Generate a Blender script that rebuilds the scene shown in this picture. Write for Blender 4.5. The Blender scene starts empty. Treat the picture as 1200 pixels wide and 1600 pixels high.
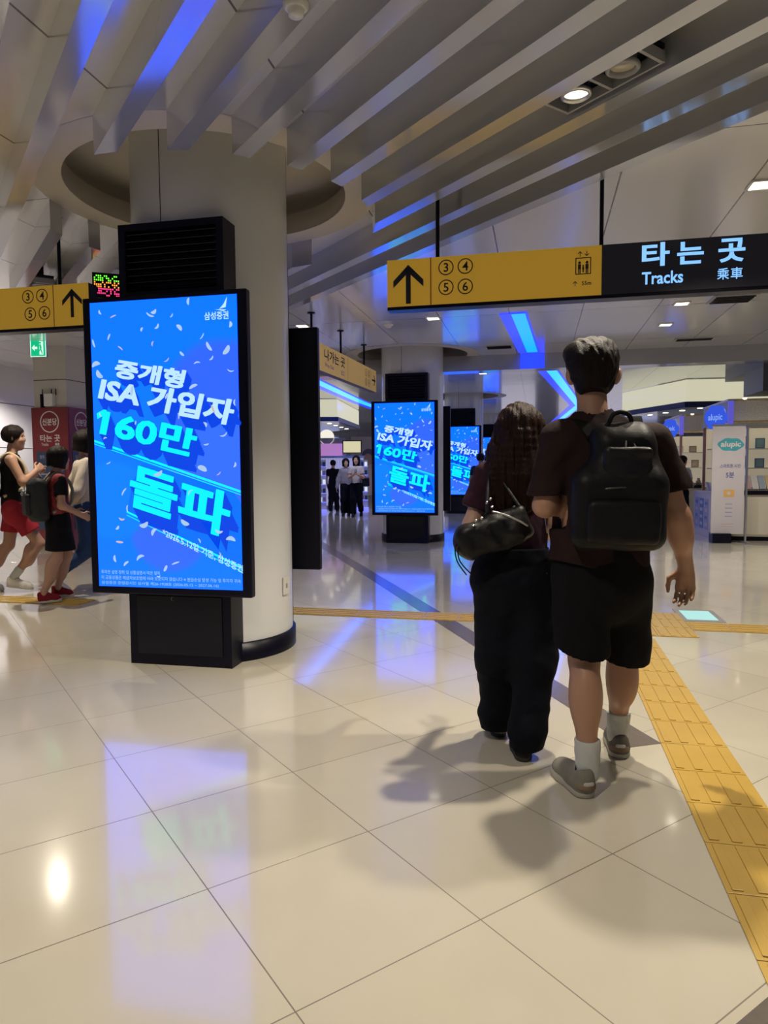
import bpy, bmesh, math, random
import numpy as np
from mathutils import Vector, Matrix, Euler

# ------------------------------------------------------------------ camera
sc = bpy.context.scene
COL = sc.collection
cam_data = bpy.data.cameras.new('camera')
cam_data.sensor_fit = 'VERTICAL'
cam_data.sensor_height = 36.0
cam_data.lens = 36.0 * 1086.0 / 1600.0
cam_data.clip_start = 0.05
cam_data.clip_end = 200
cam = bpy.data.objects.new('camera', cam_data)
COL.objects.link(cam)
cam.matrix_world = (Matrix.Translation((0, 0, 1.33)) @ Matrix.Rotation(math.pi/2 - 0.065, 4, 'X')
                    @ Matrix.Rotation(-0.0074, 4, 'Z'))
sc.camera = cam

# ------------------------------------------------------------------ world, exposure
sc.view_settings.view_transform = 'Standard'
sc.view_settings.look = 'None'
sc.view_settings.exposure = 0.0
sc.view_settings.gamma = 1.0
sc.view_settings.use_curve_mapping = False
world = bpy.data.worlds.new('world'); sc.world = world
world.use_nodes = True
bg = world.node_tree.nodes['Background']
bg.inputs[0].default_value = (0.52, 0.54, 0.70, 1)
bg.inputs[1].default_value = 0.17
# ------------------------------------------------------------------ helpers
R = math.radians
PHI = R(-12.5)                       # hall axis is 12.5 degrees off the camera axis
RX = Vector((math.cos(PHI), math.sin(PHI), 0))      # across the hall
HX = Vector((-math.sin(PHI), math.cos(PHI), 0))     # along the hall
MATS = {}

def mat(name, col=(.5, .5, .5), rough=.5, metal=0., coat=0., coat_rough=.05, emit=None, strength=1., spec=.5,
        var=0., var_scale=8., bump=0., bump_scale=60., alpha=1., trans=0., sheen=0., stretch=None):
    if name in MATS: return MATS[name]
    m = bpy.data.materials.new(name); m.use_nodes = True
    nt = m.node_tree; b = nt.nodes['Principled BSDF']
    b.inputs['Base Color'].default_value = (*col, 1)
    b.inputs['Roughness'].default_value = rough
    b.inputs['Metallic'].default_value = metal
    b.inputs['Specular IOR Level'].default_value = spec
    b.inputs['Coat Weight'].default_value = coat
    b.inputs['Coat Roughness'].default_value = coat_rough
    b.inputs['Alpha'].default_value = alpha
    b.inputs['Transmission Weight'].default_value = trans
    b.inputs['Sheen Weight'].default_value = sheen
    if emit is not None:
        b.inputs['Emission Color'].default_value = (*emit, 1)
        b.inputs['Emission Strength'].default_value = strength
    if var or bump:
        tc = nt.nodes.new('ShaderNodeTexCoord')
        mp = nt.nodes.new('ShaderNodeMapping')
        nt.links.new(tc.outputs['Object'], mp.inputs['Vector'])
        if stretch: mp.inputs['Scale'].default_value = stretch
    if var:
        n = nt.nodes.new('ShaderNodeTexNoise'); n.inputs['Scale'].default_value = var_scale
        n.inputs['Detail'].default_value = 4
        nt.links.new(mp.outputs['Vector'], n.inputs['Vector'])
        mx = nt.nodes.new('ShaderNodeMix'); mx.data_type = 'RGBA'
        lo = tuple(max(0, c*(1-var)) for c in col); hi = tuple(min(1, c*(1+var)) for c in col)
        mx.inputs[6].default_value = (*lo, 1); mx.inputs[7].default_value = (*hi, 1)
        nt.links.new(n.outputs['Fac'], mx.inputs[0]); nt.links.new(mx.outputs[2], b.inputs['Base Color'])
    if bump:
        n2 = nt.nodes.new('ShaderNodeTexNoise'); n2.inputs['Scale'].default_value = bump_scale
        n2.inputs['Detail'].default_value = 3
        nt.links.new(mp.outputs['Vector'], n2.inputs['Vector'])
        bp = nt.nodes.new('ShaderNodeBump'); bp.inputs['Strength'].default_value = bump
        bp.inputs['Distance'].default_value = .01
        nt.links.new(n2.outputs['Fac'], bp.inputs['Height']); nt.links.new(bp.outputs['Normal'], b.inputs['Normal'])
    MATS[name] = m
    return m

class MB:
    """collects faces with material slots, builds ONE mesh object"""
    def __init__(self): self.v = []; self.f = []; self.mi = []; self.mats = []; self.sm = []
    def slot(self, m):
        if m not in self.mats: self.mats.append(m)
        return self.mats.index(m)
    def add(self, verts, faces, m, smooth=False):
        o = len(self.v); s = self.slot(m)
        self.v += [tuple(p) for p in verts]
        for f in faces:
            self.f.append(tuple(i+o for i in f)); self.mi.append(s); self.sm.append(smooth)
        return self
    def box(self, c, size, m, rz=0., rot=None, bevel=0.):
        hx, hy, hz = (s/2 for s in size)
        M = (rot.to_matrix() if rot is not None else Matrix.Rotation(rz, 3, 'Z'))
        if bevel > 0:
            b = min(bevel, hx*.95, hy*.95, hz*.95)
            bm = bmesh.new()
            bmesh.ops.create_cube(bm, size=1)
            for v in bm.verts: v.co = Vector((v.co.x*2*hx, v.co.y*2*hy, v.co.z*2*hz))
            bmesh.ops.bevel(bm, geom=bm.edges[:], offset=b, segments=2, affect='EDGES', profile=.6)
            bm.verts.index_update()
            vs = [M @ v.co + Vector(c) for v in bm.verts]
            fs = [[v.index for v in f.verts] for f in bm.faces]
            bm.free()
            return self.add(vs, fs, m)
        vs = [M @ Vector((x*hx, y*hy, z*hz)) + Vector(c) for x in (-1, 1) for y in (-1, 1) for z in (-1, 1)]
        return self.add(vs, [(0, 1, 3, 2), (4, 6, 7, 5), (0, 4, 5, 1), (2, 3, 7, 6), (0, 2, 6, 4), (1, 5, 7, 3)], m)
    def quad(self, a, b, c, d, m): return self.add([a, b, c, d], [(0, 1, 2, 3)], m)
    def prism(self, pts, z0, z1, m):
        """pts: ccw 2D outline; extruded in z"""
        n = len(pts)
        vs = [(x, y, z0) for x, y in pts] + [(x, y, z1) for x, y in pts]
        fs = [tuple(reversed(range(n))), tuple(range(n, 2*n))] + [(i, (i+1) % n, n+(i+1) % n, n+i) for i in range(n)]
        return self.add(vs, fs, m)
    def lathe(self, prof, m, c=(0, 0, 0), n=32, a0=0., a1=2*math.pi, smooth=True, rot=None):
        full = abs(a1-a0-2*math.pi) < 1e-6
        k = n if full else n+1
        vs = []
        for i in range(k):
            a = a0+(a1-a0)*i/n
            for r, z in prof:
                p = Vector((r*math.cos(a), r*math.sin(a), z))
                if rot is not None: p = rot @ p
                vs.append(p+Vector(c))
        q = len(prof); fs = []
        for i in range(n):
            j = (i+1) % k
            for t in range(q-1): fs.append((i*q+t, j*q+t, j*q+t+1, i*q+t+1))
        return self.add(vs, fs, m, smooth)
    def tube(self, path, r, m, n=8, closed=False):
        P = [Vector(p) for p in path]; N = len(P); vs = []
        up = None
        for i, p in enumerate(P):
            if closed: t = P[(i+1) % N]-P[i-1]
            else: t = P[min(i+1, N-1)]-P[max(i-1, 0)]
            t.normalize()
            if up is None:
                up = Vector((0, 0, 1)) if abs(t.z) < .9 else Vector((1, 0, 0))
            a = (up - t*up.dot(t)).normalized(); up = a
            b = t.cross(a)
            rr = r[i] if isinstance(r, (list, tuple)) else r
            for k in range(n):
                w = 2*math.pi*k/n
                vs.append(p + (a*math.cos(w)+b*math.sin(w))*rr)
        fs = []
        for i in range(N if closed else N-1):
            j = (i+1) % N
            for k in range(n): fs.append((i*n+k, i*n+(k+1) % n, j*n+(k+1) % n, j*n+k))
        if not closed:
            fs.append(tuple(reversed(range(n)))); fs.append(tuple(range((N-1)*n, N*n)))
        return self.add(vs, fs, m, True)
    def flat(self, pts2, faces, o, u, v, m):
        """2D mesh laid on the plane o + x*u + y*v"""
        o, u, v = Vector(o), Vector(u), Vector(v)
        return self.add([o+u*x+v*y for x, y in pts2], faces, m)
    def build(self, name, parent=None, loc=(0, 0, 0), rz=0.):
        me = bpy.data.meshes.new(name)
        me.from_pydata(self.v, [], self.f)
        for m in self.mats: me.materials.append(m)
        me.polygons.foreach_set('material_index', self.mi)
        me.polygons.foreach_set('use_smooth', self.sm)
        me.update()
        o = bpy.data.objects.new(name, me); COL.objects.link(o)
        o.location = loc; o.rotation_euler = (0, 0, rz)
        if parent is not None: o.parent = parent
        return o

def tag(o, label, cat, group=None):
    o['label'] = label; o['category'] = cat
    if group: o['group'] = group
    return o
def thing(name, label, cat, loc=(0, 0, 0), rz=0., group=None):
    o = bpy.data.objects.new(name, None); COL.objects.link(o)
    o.location = loc; o.rotation_euler = (0, 0, rz); o.empty_display_size = .1
    return tag(o, label, cat, group)
def struct(o): o['kind'] = 'structure'; return o
def copy_tree(o, parent=None):
    c = o.copy(); COL.objects.link(c)
    if parent is not None: c.parent = parent
    for ch in list(o.children): copy_tree(ch, c)
    return c

# ------------------------------------------------------------------ lettering
_txt = {}
def glyphs(s, bold=0.):
    """flat triangles of a line of text, height of 1 em, centred: (pts, faces, width)"""
    key = (s, bold)
    if key in _txt: return _txt[key]
    cu = bpy.data.curves.new('t', 'FONT'); cu.body = s; cu.size = 1.; cu.resolution_u = 3
    cu.offset = bold; cu.align_x = 'CENTER'; cu.align_y = 'CENTER'; cu.fill_mode = 'FRONT'
    ob = bpy.data.objects.new('t', cu); COL.objects.link(ob)
    dg = bpy.context.evaluated_depsgraph_get(); dg.update()
    me = bpy.data.meshes.new_from_object(ob.evaluated_get(dg))
    pts = [(v.co.x, v.co.y) for v in me.vertices]
    fs = [tuple(p.vertices) for p in me.polygons]
    bpy.data.objects.remove(ob); bpy.data.curves.remove(cu); bpy.data.meshes.remove(me)
    if pts:
        xs = [p[0] for p in pts]; ys = [p[1] for p in pts]
        cx, cy = (min(xs)+max(xs))/2, (min(ys)+max(ys))/2
        pts = [(x-cx, y-cy) for x, y in pts]
        w, h = max(xs)-min(xs), max(ys)-min(ys)
    else: w = h = 1.
    _txt[key] = (pts, fs, w, h)
    return _txt[key]
def put_text(mb, s, o, u, v, m, h=None, w=None, bold=.012, shear=0., slope=0.):
    """text centred at o; u, v unit axes of the sign face; h = glyph height, w = total width"""
    p, f, gw, gh = glyphs(s, bold)
    if h is None: h = w*gh/gw
    sy = h/gh; sx = sy if w is None else w/gw
    q = [(x*sx + shear*y*sy, y*sy - slope*x*sx) for x, y in p]
    mb.flat(q, f, o, u, v, m)
def ring2(r0, r1, n=28):
    p = []; f = []
    for i in range(n):
        a = 2*math.pi*i/n
        p += [(r0*math.cos(a), r0*math.sin(a)), (r1*math.cos(a), r1*math.sin(a))]
    for i in range(n):
        j = (i+1) % n; f.append((2*i, 2*i+1, 2*j+1, 2*j))
    return p, f
def rect2(x0, y0, x1, y1): return [(x0, y0), (x1, y0), (x1, y1), (x0, y1)], [(0, 1, 2, 3)]
def poly2(pts): return list(pts), [tuple(range(len(pts)))]
def disc2(r, n=24, sx=1., sy=1.): return poly2([(r*sx*math.cos(2*math.pi*i/n), r*sy*math.sin(2*math.pi*i/n)) for i in range(n)])
def arrow_up(mb, o, u, v, m, h):
    """the wayfinding arrow: shaft and a chevron head"""
    t = h*.13
    for p, f in (rect2(-t/2, -h/2, t/2, h*.42),
                 poly2([(0, h/2), (-h*.40, h*.10), (-h*.40, -h*.08), (0, h*.30)]),
                 poly2([(0, h/2), (0, h*.30), (h*.40, -h*.08), (h*.40, h*.10)])):
        mb.flat(p, f, o, u, v, m)

# ------------------------------------------------------------------ smooth solids (distance fields -> one continuous skin)
def V3(*a): return np.array(a, dtype=np.float32)
def _rotm(e): return np.array(Euler(e).to_matrix(), dtype=np.float32)
def cap(a, b, ra, rb=None, k=.03, flat=None, s=1., op='+'):
    return dict(t='cap', a=V3(*a), b=V3(*b), ra=ra, rb=ra if rb is None else rb, k=k, flat=None if flat is None else V3(*flat)/np.linalg.norm(flat), s=s, op=op)
def ell(c, r, rot=(0, 0, 0), k=.03, op='+'): return dict(t='ell', c=V3(*c), r=V3(*r), m=_rotm(rot), k=k, op=op)
def rbox(c, h, rot=(0, 0, 0), r=.02, k=.02, op='+'): return dict(t='box', c=V3(*c), h=V3(*h)-r, m=_rotm(rot), r=r, k=k, op=op)
def cut(p, n): n = V3(*n); return dict(t='cut', p=V3(*p), n=n/np.linalg.norm(n))
def folds(amp, fx, fy, fz, ph=0., lo=None, hi=None): return dict(t='folds', amp=amp, f=(fx, fy, fz), ph=ph)

def strands(amp, fx, fy, wob=3.): return dict(t='strands', amp=amp, f=(fx, fy), w=wob)

def _dist(p, P):
    if p['t'] == 'cap':
        a, b = p['a'], p['b']; d = b-a
        Q = P-a
        tt = np.clip((Q@d)/max(float(d@d), 1e-9), 0, 1)
        Q = Q-tt[..., None]*d
        if p['flat'] is not None:
            n = p['flat']; c = Q@n
            Q = Q + (c*(1/p['s']-1))[..., None]*n
        return np.sqrt((Q*Q).sum(-1)) - (p['ra']+(p['rb']-p['ra'])*tt)
    Q = (P-p['c'])@p['m']
    if p['t'] == 'ell':
        k0 = np.sqrt(((Q/p['r'])**2).sum(-1)); k1 = np.sqrt(((Q/p['r']**2)**2).sum(-1))
        return k0*(k0-1)/np.maximum(k1, 1e-6)
    q = np.abs(Q)-p['h']
    return np.sqrt((np.maximum(q, 0)**2).sum(-1))+np.minimum(q.max(-1), 0)-p['r']

def _bounds(p):
    if p['t'] == 'cap':
        r = max(p['ra'], p['rb']); return np.minimum(p['a'], p['b'])-r, np.maximum(p['a'], p['b'])+r
    r = p['r'].max() if p['t'] == 'ell' else np.sqrt((p['h']**2).sum())+p['r']
    return p['c']-r, p['c']+r

def sdf_mesh(name, prims, vox, m, parent=None, smooth=1):
    solids = [p for p in prims if p['t'] not in ('cut', 'folds', 'strands') and p.get('op', '+') == '+']
    lo = np.min([_bounds(p)[0] for p in solids], 0)-3*vox
    hi = np.max([_bounds(p)[1] for p in solids], 0)+3*vox
    n = np.ceil((hi-lo)/vox).astype(int)+1
    ax = [lo[i]+vox*np.arange(n[i], dtype=np.float32) for i in range(3)]
    F = np.full(n, .5, dtype=np.float32)
    P = np.stack(np.meshgrid(*ax, indexing='ij'), -1).astype(np.float32)
    for p in prims:
        if p['t'] == 'cut':
            F = np.maximum(F, (P-p['p'])@p['n']); continue
        if p['t'] == 'folds':
            fx, fy, fz = p['f']; h = p['ph']
            w = np.sin(P[..., 0]*fx+np.sin(P[..., 2]*fz*.6+h)*1.7+P[..., 1]*fy*.5)*np.sin(P[..., 2]*fz+h+np.sin(P[..., 0]*fx*.7+P[..., 1]*fy)*1.3)
            F = F+p['amp']*w; continue
        if p['t'] == 'strands':
            w_ = np.sin(P[..., 2]*p['w'])*1.2+np.sin(P[..., 2]*p['w']*2.3+1)*.6
            F = F+p['amp']*(np.sin(P[..., 0]*p['f'][0]+P[..., 1]*p['f'][1]+w_)+.6*np.sin(P[..., 0]*p['f'][0]*2.13-P[..., 1]*p['f'][1]*1.4+w_*1.3)); continue
        b0, b1 = _bounds(p); mg = p['k']+.05
        i0 = np.clip(np.floor((b0-mg-lo)/vox).astype(int), 0, n-1); i1 = np.clip(np.ceil((b1+mg-lo)/vox).astype(int)+1, 1, n)
        sl = tuple(slice(i0[i], i1[i]) for i in range(3))
        d = _dist(p, P[sl]); f = F[sl]; k = max(p['k'], 1e-4)
        if p['op'] == '+':
            h = np.maximum(k-np.abs(f-d), 0)/k; F[sl] = np.minimum(f, d)-h*h*k*.25
        else:
            h = np.maximum(k-np.abs(f+d), 0)/k; F[sl] = np.maximum(f, -d)+h*h*k*.25
    # surface nets
    S = F < 0
    c = np.zeros(np.array(F.shape)-1, dtype=np.int8)
    for dx in (0, 1):
        for dy in (0, 1):
            for dz in (0, 1):
                c += S[dx:S.shape[0]-1+dx, dy:S.shape[1]-1+dy, dz:S.shape[2]-1+dz]
    act = (c > 0) & (c < 8)
    idx = -np.ones(act.shape, dtype=np.int64)
    cells = np.argwhere(act); idx[act] = np.arange(len(cells))
    acc = np.zeros((len(cells), 3)); cnt = np.zeros(len(cells))
    corners = [(0, 0, 0), (1, 0, 0), (0, 1, 0), (1, 1, 0), (0, 0, 1), (1, 0, 1), (0, 1, 1), (1, 1, 1)]
    vals = [F[cells[:, 0]+a, cells[:, 1]+b, cells[:, 2]+d] for a, b, d in corners]
    for i in range(8):
        for j in range(i+1, 8):
            df = [corners[j][q]-corners[i][q] for q in range(3)]
            if sum(abs(x) for x in df) != 1: continue
            a, b = vals[i], vals[j]; mk = (a < 0) != (b < 0)
            t = np.where(mk, a/np.where(mk, a-b, 1), 0)
            pt = np.array(corners[i], float)+t[:, None]*np.array(df, float)
            acc[mk] += pt[mk]; cnt[mk] += 1
    verts = lo+vox*(cells+acc/np.maximum(cnt, 1)[:, None])
    faces = []
    for axn in range(3):
        u, w = [(1, 2), (2, 0), (0, 1)][axn]
        s0 = [slice(None)]*3; s1 = [slice(None)]*3
        s0[axn] = slice(0, -1); s1[axn] = slice(1, None)
        e = S[tuple(s0)] != S[tuple(s1)]
        E = np.argwhere(e)
        E = E[(E[:, u] > 0) & (E[:, w] > 0) & (E[:, u] < F.shape[u]-1) & (E[:, w] < F.shape[w]-1)]
        if not len(E): continue
        ins = S[tuple(E.T)]
        def at(du, dw):
            G = E.copy(); G[:, u] -= du; G[:, w] -= dw
            return idx[tuple(G.T)]
        q = np.stack([at(0, 0), at(1, 0), at(1, 1), at(0, 1)], 1)
        q[~ins] = q[~ins][:, ::-1]
        faces.append(q)
    Q = np.concatenate(faces); Q = Q[(Q >= 0).all(1)]
    me = bpy.data.meshes.new(name)
    me.vertices.add(len(verts)); me.vertices.foreach_set('co', verts.astype(np.float32).ravel())
    me.loops.add(Q.size); me.loops.foreach_set('vertex_index', Q.astype(np.int32).ravel())
    me.polygons.add(len(Q)); me.polygons.foreach_set('loop_start', np.arange(0, Q.size, 4, dtype=np.int32))
    me.polygons.foreach_set('use_smooth', np.ones(len(Q), dtype=bool))
    me.update(calc_edges=True); me.validate()
    for mm in (m if isinstance(m, (list, tuple)) else [m]): me.materials.append(mm)
    o = bpy.data.objects.new(name, me); COL.objects.link(o)
    if parent is not None: o.parent = parent
    return o

def bez(p, n=10):
    """smooth polyline through points"""
    P = [Vector(q) for q in p]; out = []
    for i in range(len(P)-1):
        p0, p1, p2, p3 = P[max(i-1, 0)], P[i], P[i+1], P[min(i+2, len(P)-1)]
        for k in range(n):
            t = k/n
            out.append(.5*((2*p1)+(p2-p0)*t+(2*p0-5*p1+4*p2-p3)*t*t+(3*p1-p0-3*p2+p3)*t**3))
    out.append(P[-1]); return out
def swept(path, r0, r1, k=.01, **kw):
    """chain of tapered capsules along a smooth path"""
    n = len(path); return [cap(path[i], path[i+1], r0+(r1-r0)*i/(n-1), r0+(r1-r0)*(i+1)/(n-1), k=k, **kw) for i in range(n-1)]
# ------------------------------------------------------------------ lights (fixtures follow further down; added fill spots have none)
WARM = (1.0, .885, .71)
def spot(name, loc, power, ang=110, blend=.5, col=WARM, size=.05, aim=None):
    l = bpy.data.lights.new(name, 'SPOT'); l.energy = power; l.color = col
    l.spot_size = R(ang); l.spot_blend = blend; l.shadow_soft_size = size; l.specular_factor = .1
    o = bpy.data.objects.new(name, l); COL.objects.link(o); o.location = loc
    if aim is not None:
        o.rotation_euler = (Vector(aim)-Vector(loc)).to_track_quat('-Z', 'Y').to_euler()
    return o
# twin spots between the beams, with added fill spots
spot('spot_beam_or_fill', (.965, 3.53, 3.115), 255, 115, .7, size=.045)
spot('spot_beam_or_fill', (1.95, 3.22, 3.14), 165, 130, .5, size=.045)
spot('spot_beam_or_fill', (-.60, 1.20, 3.11), 128, 130, .7)
spot('spot_beam_or_fill', (1.42, -.6, 3.11), 25, 130, .7)  # weak fill added behind the camera, no fixture
spot('spot_beam_or_fill', (-3.53, 7.2, 3.11), 230, 130, .6, size=.02)
spot('spot_beam_or_fill', (-3.9, 3.6, 3.11), 170, 130, .6)  # fill added to brighten the left side, no fixture
# hall downlights, then side fill spots added without fixtures
for x, y, w in ((2.71, 5.09, 95), (3.70, 8.74, 110), (4.02, 10.03, 110), (.68, 9.49, 20), (-1.13, 9.93, 20), (-6.3, 12.6, 380), (-6.0, 9.6, 100), (6.6, 6.2, 100), (5.9, 9.9, 170)):
    spot('spot_hall_or_fill', (x, y, 3.29), w, 130, .6, col=(1, .91, .78))
for a, h in ((-6, 13), (-4.5, 17), (4.5, 16), (1.6, 17.5), (4.5, 22), (-4, 23), (1.5, 26), (4.5, 31), (-3, 32)):
    p = RX*a+HX*h; spot('spot_far', (p.x, p.y, 3.25), 100, 140, .6, col=(1, .92, .85))
# ------------------------------------------------------------------ the building
GA = Vector((-math.sin(.5991), math.cos(.5991), 0))    # beam and floor grid direction
GN = Vector((math.cos(.5991), math.sin(.5991), 0))
COLUMNS = [Vector((-1.25, 5.2, 0)) + Vector((1.778, 7.42, 0))*i for i in range(4)]
ZC, ZB = 3.32, 3.105

def floor_material():
    m = bpy.data.materials.new('floor_tile'); m.use_nodes = True
    nt = m.node_tree; L = nt.links.new; b = nt.nodes['Principled BSDF']
    N = lambda t, **k: [setattr(n, a, v) for n in [nt.nodes.new(t)] for a, v in k.items()] and None or nt.nodes[-1]
    tc = nt.nodes.new('ShaderNodeTexCoord'); mp = nt.nodes.new('ShaderNodeMapping')
    th = .5991; s = 1/.606
    ox, oy = -2.276, 4.621
    mp.inputs['Scale'].default_value = (s, s, 1)
    mp.inputs['Rotation'].default_value = (0, 0, -th)
    mp.inputs['Location'].default_value = (-(math.cos(th)*ox+math.sin(th)*oy)*s, -(-math.sin(th)*ox+math.cos(th)*oy)*s, 0)
    L(tc.outputs['Object'], mp.inputs['Vector'])
    sep = nt.nodes.new('ShaderNodeSeparateXYZ'); L(mp.outputs['Vector'], sep.inputs[0])
    def math_(op, a, bb=None):
        n = nt.nodes.new('ShaderNodeMath'); n.operation = op
        for i, x in enumerate((a, bb)):
            if x is None: continue
            if isinstance(x, (int, float)): n.inputs[i].default_value = x
            else: L(x, n.inputs[i])
        return n.outputs[0]
    def edge(o):
        f = math_('FRACT', o); return math_('MINIMUM', f, math_('SUBTRACT', 1.0, f))
    e = math_('MINIMUM', edge(sep.outputs[0]), edge(sep.outputs[1]))
    g = math_('LESS_THAN', e, .0032)
    fl = nt.nodes.new('ShaderNodeVectorMath'); fl.operation = 'FLOOR'; L(mp.outputs['Vector'], fl.inputs[0])
    wn = nt.nodes.new('ShaderNodeTexWhiteNoise'); wn.noise_dimensions = '2D'; L(fl.outputs[0], wn.inputs['Vector'])
    nz = nt.nodes.new('ShaderNodeTexNoise'); nz.inputs['Scale'].default_value = 2.2; nz.inputs['Detail'].default_value = 6
    L(tc.outputs['Object'], nz.inputs['Vector'])
    k = math_('ADD', math_('MULTIPLY', wn.outputs['Value'], .35), math_('MULTIPLY', nz.outputs['Fac'], .65))
    mx = nt.nodes.new('ShaderNodeMix'); mx.data_type = 'RGBA'
    mx.inputs[6].default_value = (.585, .545, .435, 1); mx.inputs[7].default_value = (.69, .645, .53, 1)
    L(k, mx.inputs[0])
    m2 = nt.nodes.new('ShaderNodeMix'); m2.data_type = 'RGBA'; m2.inputs[7].default_value = (.20, .17, .13, 1)
    L(mx.outputs[2], m2.inputs[6]); L(g, m2.inputs[0]); L(m2.outputs[2], b.inputs['Base Color'])
    r = math_('ADD', math_('MULTIPLY', g, .4), math_('ADD', math_('MULTIPLY', nz.outputs['Fac'], .08), .10)); L(r, b.inputs['Roughness'])
    b.inputs['Specular IOR Level'].default_value = .7; b.inputs['Coat Weight'].default_value = .55; b.inputs['Coat Roughness'].default_value = .06
    bp = nt.nodes.new('ShaderNodeBump'); bp.inputs['Strength'].default_value = .35; bp.inputs['Distance'].default_value = .002
    L(math_('SUBTRACT', 1.0, g), bp.inputs['Height']); L(bp.outputs['Normal'], b.inputs['Normal'])
    return m
def ceiling_material():
    m = mat('ceiling_panel', (.60, .575, .53), .20, metal=.35, coat=.4, coat_rough=.07)
    nt = m.node_tree; L = nt.links.new; b = nt.nodes['Principled BSDF']
    tc = nt.nodes.new('ShaderNodeTexCoord'); mp = nt.nodes.new('ShaderNodeMapping')
    mp.inputs['Rotation'].default_value = (0, 0, R(12.5)); mp.inputs['Location'].default_value = (.38, .2, 0)
    L(tc.outputs['Object'], mp.inputs['Vector'])
    br = nt.nodes.new('ShaderNodeTexBrick'); br.offset = 0.0
    br.inputs['Scale'].default_value = 1.0; br.inputs['Brick Width'].default_value = .92; br.inputs['Row Height'].default_value = 2.4
    br.inputs['Mortar Size'].default_value = .006; br.inputs['Mortar Smooth'].default_value = 0
    br.inputs['Color1'].default_value = (.71, .70, .68, 1); br.inputs['Color2'].default_value = (.67, .66, .64, 1)
    br.inputs['Mortar'].default_value = (.16, .15, .14, 1)
    L(mp.outputs['Vector'], br.inputs['Vector']); L(br.outputs['Color'], b.inputs['Base Color'])
    nz = nt.nodes.new('ShaderNodeTexNoise'); nz.inputs['Scale'].default_value = .9
    L(tc.outputs['Object'], nz.inputs['Vector'])
    bp = nt.nodes.new('ShaderNodeBump'); bp.inputs['Strength'].default_value = .12; bp.inputs['Distance'].default_value = .04
    L(nz.outputs['Fac'], bp.inputs['Height']); L(bp.outputs['Normal'], b.inputs['Coat Normal'])
    return m

FLOOR = floor_material(); CEIL = ceiling_material()
BEAM = mat('beam_paint', (.54, .545, .575), .14, metal=.55, coat=.3, coat_rough=.08, var=.05, var_scale=1.5)
COLM = mat('column_panel', (.71, .72, .74), .30, metal=.1, coat=.3, coat_rough=.2, var=.06, var_scale=1.2)
DARKM = mat('black_metal', (.004, .004, .012), .32, spec=.22, var=.2)
STONE = mat('dark_stone', (.17, .145, .13), .16, spec=.55, var=.15, var_scale=30)
WALLP = mat('wall_panel', (.62, .62, .68), .28, coat=.5, coat_rough=.1, var=.04, var_scale=.7)
SEAM = mat('dark_seam', (.03, .03, .03), .6)

def hp(a, h, z=0.): p = RX*a+HX*h; return (p.x, p.y, z)
b = MB(); b.quad(hp(-10.3, -5), hp(10.6, -5), hp(10.6, 46), hp(-10.3, 46), FLOOR); struct(b.build('floor'))

# ceiling with round openings at the columns
bm = bmesh.new(); ed = []
def loop(pts):
    vs = [bm.verts.new((*p[:2], ZC)) for p in pts]
    for i in range(len(vs)): ed.append(bm.edges.new((vs[i], vs[(i+1) % len(vs)])))
loop([hp(-10.3, -5), hp(10.6, -5), hp(10.6, 46), hp(-10.3, 46)])
for c in COLUMNS: loop([(c.x+.99*math.cos(i*math.pi/40), c.y+.99*math.sin(i*math.pi/40)) for i in range(80)])
bmesh.ops.triangle_fill(bm, edges=ed, use_beauty=True)
for f in bm.faces:
    if f.normal.z > 0: f.normal_flip()
me = bpy.data.meshes.new('ceiling'); bm.to_mesh(me); bm.free(); me.materials.append(CEIL)
o = bpy.data.objects.new('ceiling', me); COL.objects.link(o); struct(o)
RING = mat('ring_plate', (.52, .47, .39), .5, var=.04)
for c in COLUMNS:
    b = MB()
    b.lathe([(.99, ZC), (.99, ZC+.16), (1.2, ZC+.17), (1.2, ZC+.34), (.50, ZC+.36)], RING, c, 64)
    b.lathe([(1.20, ZC-.002), (.985, ZC-.002)], RING, c, 64)
    struct(b.build('ceiling_recess'))
    b = MB()
    b.lathe([(.55, .12), (.55, ZC+.36)], COLM, c, 72)
    b.lathe([(.572, 0), (.572, .125), (.55, .13)], DARKM, c, 72)
    for a in (R(-112), R(8), R(128)):
        b.box((c.x+.549*math.cos(a), c.y+.549*math.sin(a), 1.9), (.004, .006, 3.5), SEAM, rz=a)
    struct(b.build('column'))

# beams under the near ceiling, cut back around the first column
C0 = COLUMNS[0]
def beam(q0, t0, t1, t0b=None, t1b=None):
    q1 = q0+.10
    P = lambda q, t: ((GN*q+GA*t).x, (GN*q+GA*t).y)
    t0b = t0 if t0b is None else t0b; t1b = t1 if t1b is None else t1b
    b = MB(); b.prism([P(q0, t0), P(q1, t0b), P(q1, t1b), P(q0, t1)], ZB, ZC, BEAM)
    struct(b.build('ceiling_beam'))
cq, ct = GN.dot(C0), GA.dot(C0)
for k in range(-6, 9):
    q = .945+.3256*k
    t0, t1 = -5.0, 8.2 if k < 3 else 9.6
    d0, d1 = abs(q-cq), abs(q+.1-cq)
    if d0 < 1.19 and d1 < 1.19:
        w0, w1 = math.sqrt(1.44-d0*d0), math.sqrt(1.44-d1*d1)
        beam(q, t0, ct-w0, t0, ct-w1)
        beam(q, ct+w0, t1, ct+w1, t1)
    else: beam(q, t0, t1)
# narrow trim closing the last beam
b = MB(); P0, P1 = GN*3.655+GA*-5, GN*3.655+GA*9.6
mid = (P0+P1)/2; b.box((mid.x, mid.y, 3.20), (.09, 14.6, .05), BEAM, rz=.5991); struct(b.build('trim_1'))

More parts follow.
